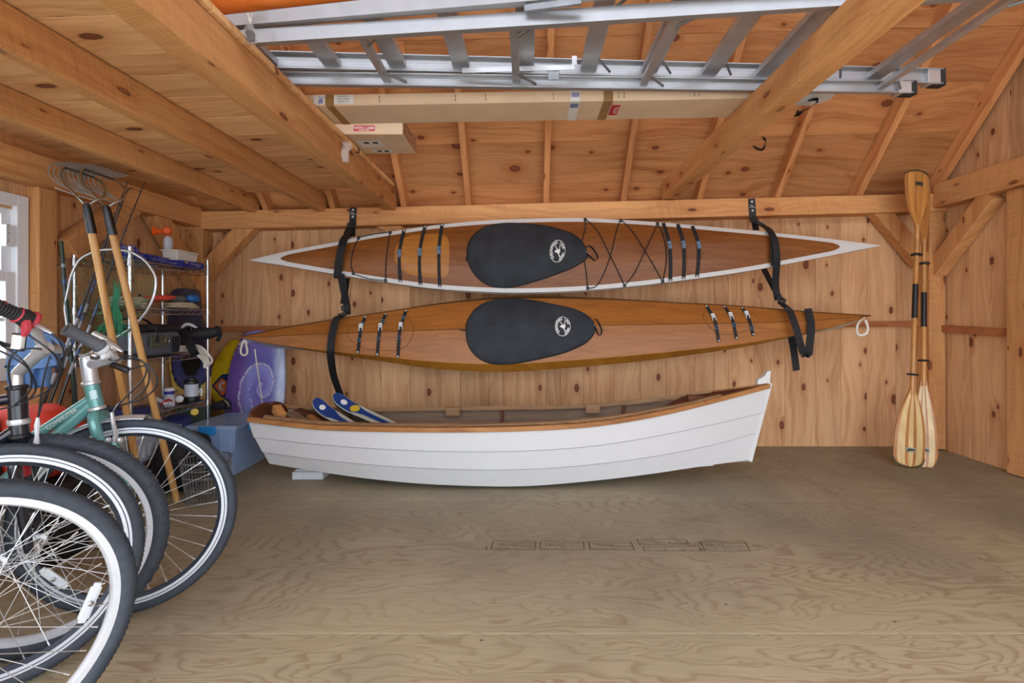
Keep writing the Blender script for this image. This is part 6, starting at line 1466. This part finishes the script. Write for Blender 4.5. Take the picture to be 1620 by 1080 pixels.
m = MB(); m.lathe([(.022, -.006), (.030, -.002), (.030, .006), (.022, .010)], W(47.5, 507, 1.432), W(46, 507, 1.43)-W(26, 497, 1.40), 18); m.prism([(0,0),(.018,.008),(.026,-.018),(.012,-.040),(.004,-.036)], (.9,-.3,.0), (0,.1,1), W(33, 510, 1.40), (.006, .012, 0)); m.build('twist_shifter', M['grip_r'], bar3, label='red twist shifter housing', bev=.002)
m = MB(); m.tube([V(q) for q in spline([tuple(W(50, 511, 1.44)), tuple(W(58, 514, 1.43)), tuple(W(70, 520, 1.42)), tuple(W(83, 527, 1.42))], 5)], [.012, .011, .010, .010, .009, .009, .008, .008, .007, .007, .007, .007, .0065, .006, .006, .005], 10, flat=.6); m.build('brake_lever', M['silver'], bar3)
def cables(par, lst):
    for nm, mat, r_, pts in lst: MB().tube([V(q) for q in spline([tuple(W(*p)) for p in pts], 8)], r_, 7).build(nm, mat, par)
cables(t3, [('brake_cable', M['cable'], .0026, [(84,528,1.42),(94,540,1.43),(101,556,1.45),(100,575,1.47),(93,595,1.5),(80,615,1.52),(68,635,1.53),(60,660,1.54)]),
  ('brake_cable', M['cable'], .0026, [(40,526,1.40),(60,540,1.41),(80,555,1.43),(92,570,1.46),(94,590,1.49),(82,612,1.52),(60,626,1.54),(36,634,1.51)]),
  ('shift_cable', M['cable'], .0026, [(66,552,1.48),(48,551,1.46),(28,555,1.44),(16,568,1.43),(14,590,1.45),(18,615,1.48)]),
  ('shift_cable', M['cable'], .0024, [(0,555,1.35),(20,565,1.36),(42,580,1.38),(54,600,1.42),(56,618,1.46),(40,636,1.50),(10,645,1.50),(-20,650,1.5)]),
  ('shift_cable', M['cable'], .0024, [(2,546,1.36),(24,560,1.36),(44,580,1.38),(50,605,1.42),(44,622,1.46),(24,640,1.50)]),
  ('brake_cable', M['cable'], .0022, [(80,562,1.5),(74,580,1.5),(68,605,1.51),(64,635,1.53),(60,662,1.54)])])
MB().tube([W(60, 660, 1.54), W(59, 672, 1.54), W(58.5, 688, 1.545), W(58, 702, 1.55)], [.004, .0075, .005, .0085], 8).build('cable_ferrule', M['white_pl'], t3)
m = MB(); m.lathe([(.026, 0), (.027, .004), (.027, .012), (.026, .016)], hb3.lerp(ht3, .25), ax3, 18); m.build('head_band', M['silver'], t3)
m = MB(); m.box(W(28.5, 541, 1.46), (.030, .014, .042), Matrix.Rotation(R(8), 3, 'Y')); m.build('bar_light', M['label_w'], t3, bev=.003); m = MB(); m.box(W(29.5, 541, 1.468), (.036, .012, .050), Matrix.Rotation(R(8), 3, 'Y')); m.tube([W(24, 548, 1.47), W(12, 546, 1.45), W(-6, 540, 1.42)], .006, 8); m.build('light_bracket', M['black_pl'], t3, bev=.003)
# fourth: teal commuter with swept back bars
t4, k4, ht4, hb4, C4, ax4 = bike('bicycle', 'teal green commuter bicycle with silver stem, the farthest one from the camera', -1.438, 1.820, .348, -.05, .345, .0185, 'line', M['teal'], M['teal'], head_top=W(144, 606, 1.795), head_bot=W(153, 646, 1.80), crown=W(158, 664, 1.80), refl=None, fender=(R(82), R(205)), step=True, headr=.0235, fork_r=.0165, tread=1)
m = MB(); m.tube([ht4, W(141, 582, 1.79), W(139, 566, 1.79), W(138.5, 563, 1.79)], [.0235, .0235, .024, .021], 16); m.tube([W(146, 576, 1.785), W(163, 571, 1.77), W(186, 565, 1.755)], [.018, .0175, .019], 12); m.build('stem', M['silver'], t4)
hm = MB().tube([V(q) for q in spline([tuple(W(150, 528, 1.95)), tuple(W(172, 540, 1.90)), tuple(W(184, 556, 1.83)), tuple(W(187, 567, 1.76)), tuple(W(178, 562, 1.715)), tuple(W(165, 550, 1.69)), tuple(W(107, 522, 1.60))], 6)], .0115, 10); bar4 = hm.build('handlebar', M['silver'], t4)
ga, gb = W(162, 549, 1.685), W(104, 520, 1.595); gd = gb-ga
MB().tube([ga, ga+gd*.10, ga+gd*.16, ga+gd*.5, ga+gd*.8, ga+gd*.96, gb], [.021, .024, .0195, .019, .0195, .021, .0205], 16).build('grip', M['grip_g'], bar4, label='grey rubber grip')
MB().tube([gb+gd*.002, gb-gd*.03], [.0150, .0215], 16).build('grip_end', M['black_rub'], bar4)
m = MB(); m.lathe([(.020, -.010), (.026, -.006), (.026, .010), (.018, .014)], W(163, 551, 1.69), gd, 16); m.prism([(0,0),(.022,.004),(.018,-.022),(.008,-.030)], (1,.2,0), (0,0,1), W(155, 556, 1.675), (.004, .02, 0)); m.build('twist_shifter', M['white_pl'], bar4, bev=.003, label='pale grey twist shifter')
m = MB(); m.tube([V(q) for q in spline([tuple(W(164, 549, 1.70)), tuple(W(172, 541, 1.69)), tuple(W(182, 547, 1.68)), tuple(W(194, 556, 1.68))], 5)], [.006, .008, .009, .010, .010, .010, .010, .010, .009, .009, .009, .008, .008, .007, .006, .005], 10, flat=.55); m.build('brake_lever', M['silver'], bar4)
m = MB(); m.box(W(183, 563, 1.74), (.034, .036, .032)); m.build('lever_clamp', M['steel'], bar4, bev=.008); MB().tube([W(178, 577, 1.74), W(190, 581, 1.735), W(203, 586, 1.74)], .011, 8).build('adjuster', M['black_pl'], bar4)
MB().ball(W(151, 562, 1.72), .016, 12).build('bell', M['steel'], bar4)
cables(t4, [('brake_cable', M['cable'], .0028, [(194,566,1.74),(212,568,1.74),(232,576,1.74),(246,592,1.75),(248,608,1.76),(238,622,1.77),(222,632,1.78),(205,637,1.79),(190,642,1.80)]),
  ('shift_cable', M['cable'], .0028, [(190,563,1.73),(210,564,1.73),(228,574,1.74),(236,592,1.75),(232,612,1.77),(214,630,1.79),(194,640,1.8),(172,646,1.80),(150,650,1.79)]),
  ('brake_cable', M['cable'], .0026, [(206,584,1.74),(220,580,1.74),(231,580,1.745),(229,596,1.75),(218,610,1.77),(205,622,1.78),(188,640,1.79),(178,655,1.80)])])
m = MB(); m.tube([W(196, 634, 1.80), W(186, 640, 1.80), W(179, 652, 1.80)], .0035, 8); m.build('brake_noodle', M['silver'], t4)
for dx, sg in ((0, 1), (-24, -1)):
    m = MB(); m.tube([W(177+dx, 652, 1.78), W(179+dx, 668, 1.78), W(183+dx, 686, 1.785), W(183+dx, 697, 1.79)], [.0055, .007, .008, .010], 8); m.ball(W(190+dx*.8, 696, 1.78), .012, 8); m.build('brake_arm', M['silver'], t4)
# wording along the top tube and the badge on the head tube
a, b = ht4-ax4*.05, k4(-.60, 0, .40); d = (a-b).normalized(); nn = (V((0,0,0))-a); nn.z = 0; nn = (nn-d*nn.dot(d)).normalized(); e2 = nn.cross(d).normalized()
m = MB(); 
vs_, fs_ = text2d('COMMUTER', .019, 0)
tt = a.lerp(b, .26); m.add([tt+d*(p[0]*.0+p[0])+e2*(p[1]-.0065)+nn*.0172 for p in vs_], fs_); m.build('frame_lettering', M['label_w'], t4, smooth=False)
m = MB(); c = ht4.lerp(hb4, .45); q = (V((0,0,H))-c); q = (q-ax4*q.dot(ax4)).normalized(); sd = ax4.cross(q)
for i in range(5): m.bar(c+q*.0238+ax4*(.012-.006*i)-sd*.010, c+q*.0238+ax4*(.014-.006*i)+sd*.010, .002, .001, up=q)
m.build('head_badge', M['silver'], t4, smooth=False)
# blue denim hat hung on the bars
M['denim'] = plain('blue_denim', srgb(92, 128, 178), .85, noise=.16, nscale=24, bump=.2)
hat = thing('denim_hat', 'blue denim hat with a hanging neck flap hung over the bicycle handlebars', 'hat', W(60, 560, 1.72))
rr = []; Yc = 1.74
for i in range(9):
    f_ = i/8; y = 520+i*7.5; hw_ = 20+26*f_**.7
    rr.append([W(56+(hw_*math.cos(a))-4*f_, y+3*math.sin(a*3), Yc+.07*math.sin(a)*(.3+.7*f_)) for a in [2*math.pi*q/20 for q in range(20)]])
MB().loft(rr, cap=True).build('hat_crown', M['denim'], hat)
fl_ = MB(); rr = [[W(x0+(x1-x0)*q/10, y+2*math.sin(q*1.3), 1.70+.012*math.sin(q*1.9)) for q in range(11)] for x0, x1, y in ((16,84,566),(12,82,580),(11,80,595),(12,79,606),(20,78,613))]
fl_.loft(rr, False, False, ring_closed=False); fl_.build('hat_flap', M['denim'], hat, solid=.006)
MB().tube([V(q) for q in spline([tuple(W(70,528,1.70)), tuple(W(84,533,1.70)), tuple(W(98,545,1.71)), tuple(W(100,556,1.72))], 6)], [.012]*19, 8, flat=.5).build('hat_brim', M['denim'], hat)
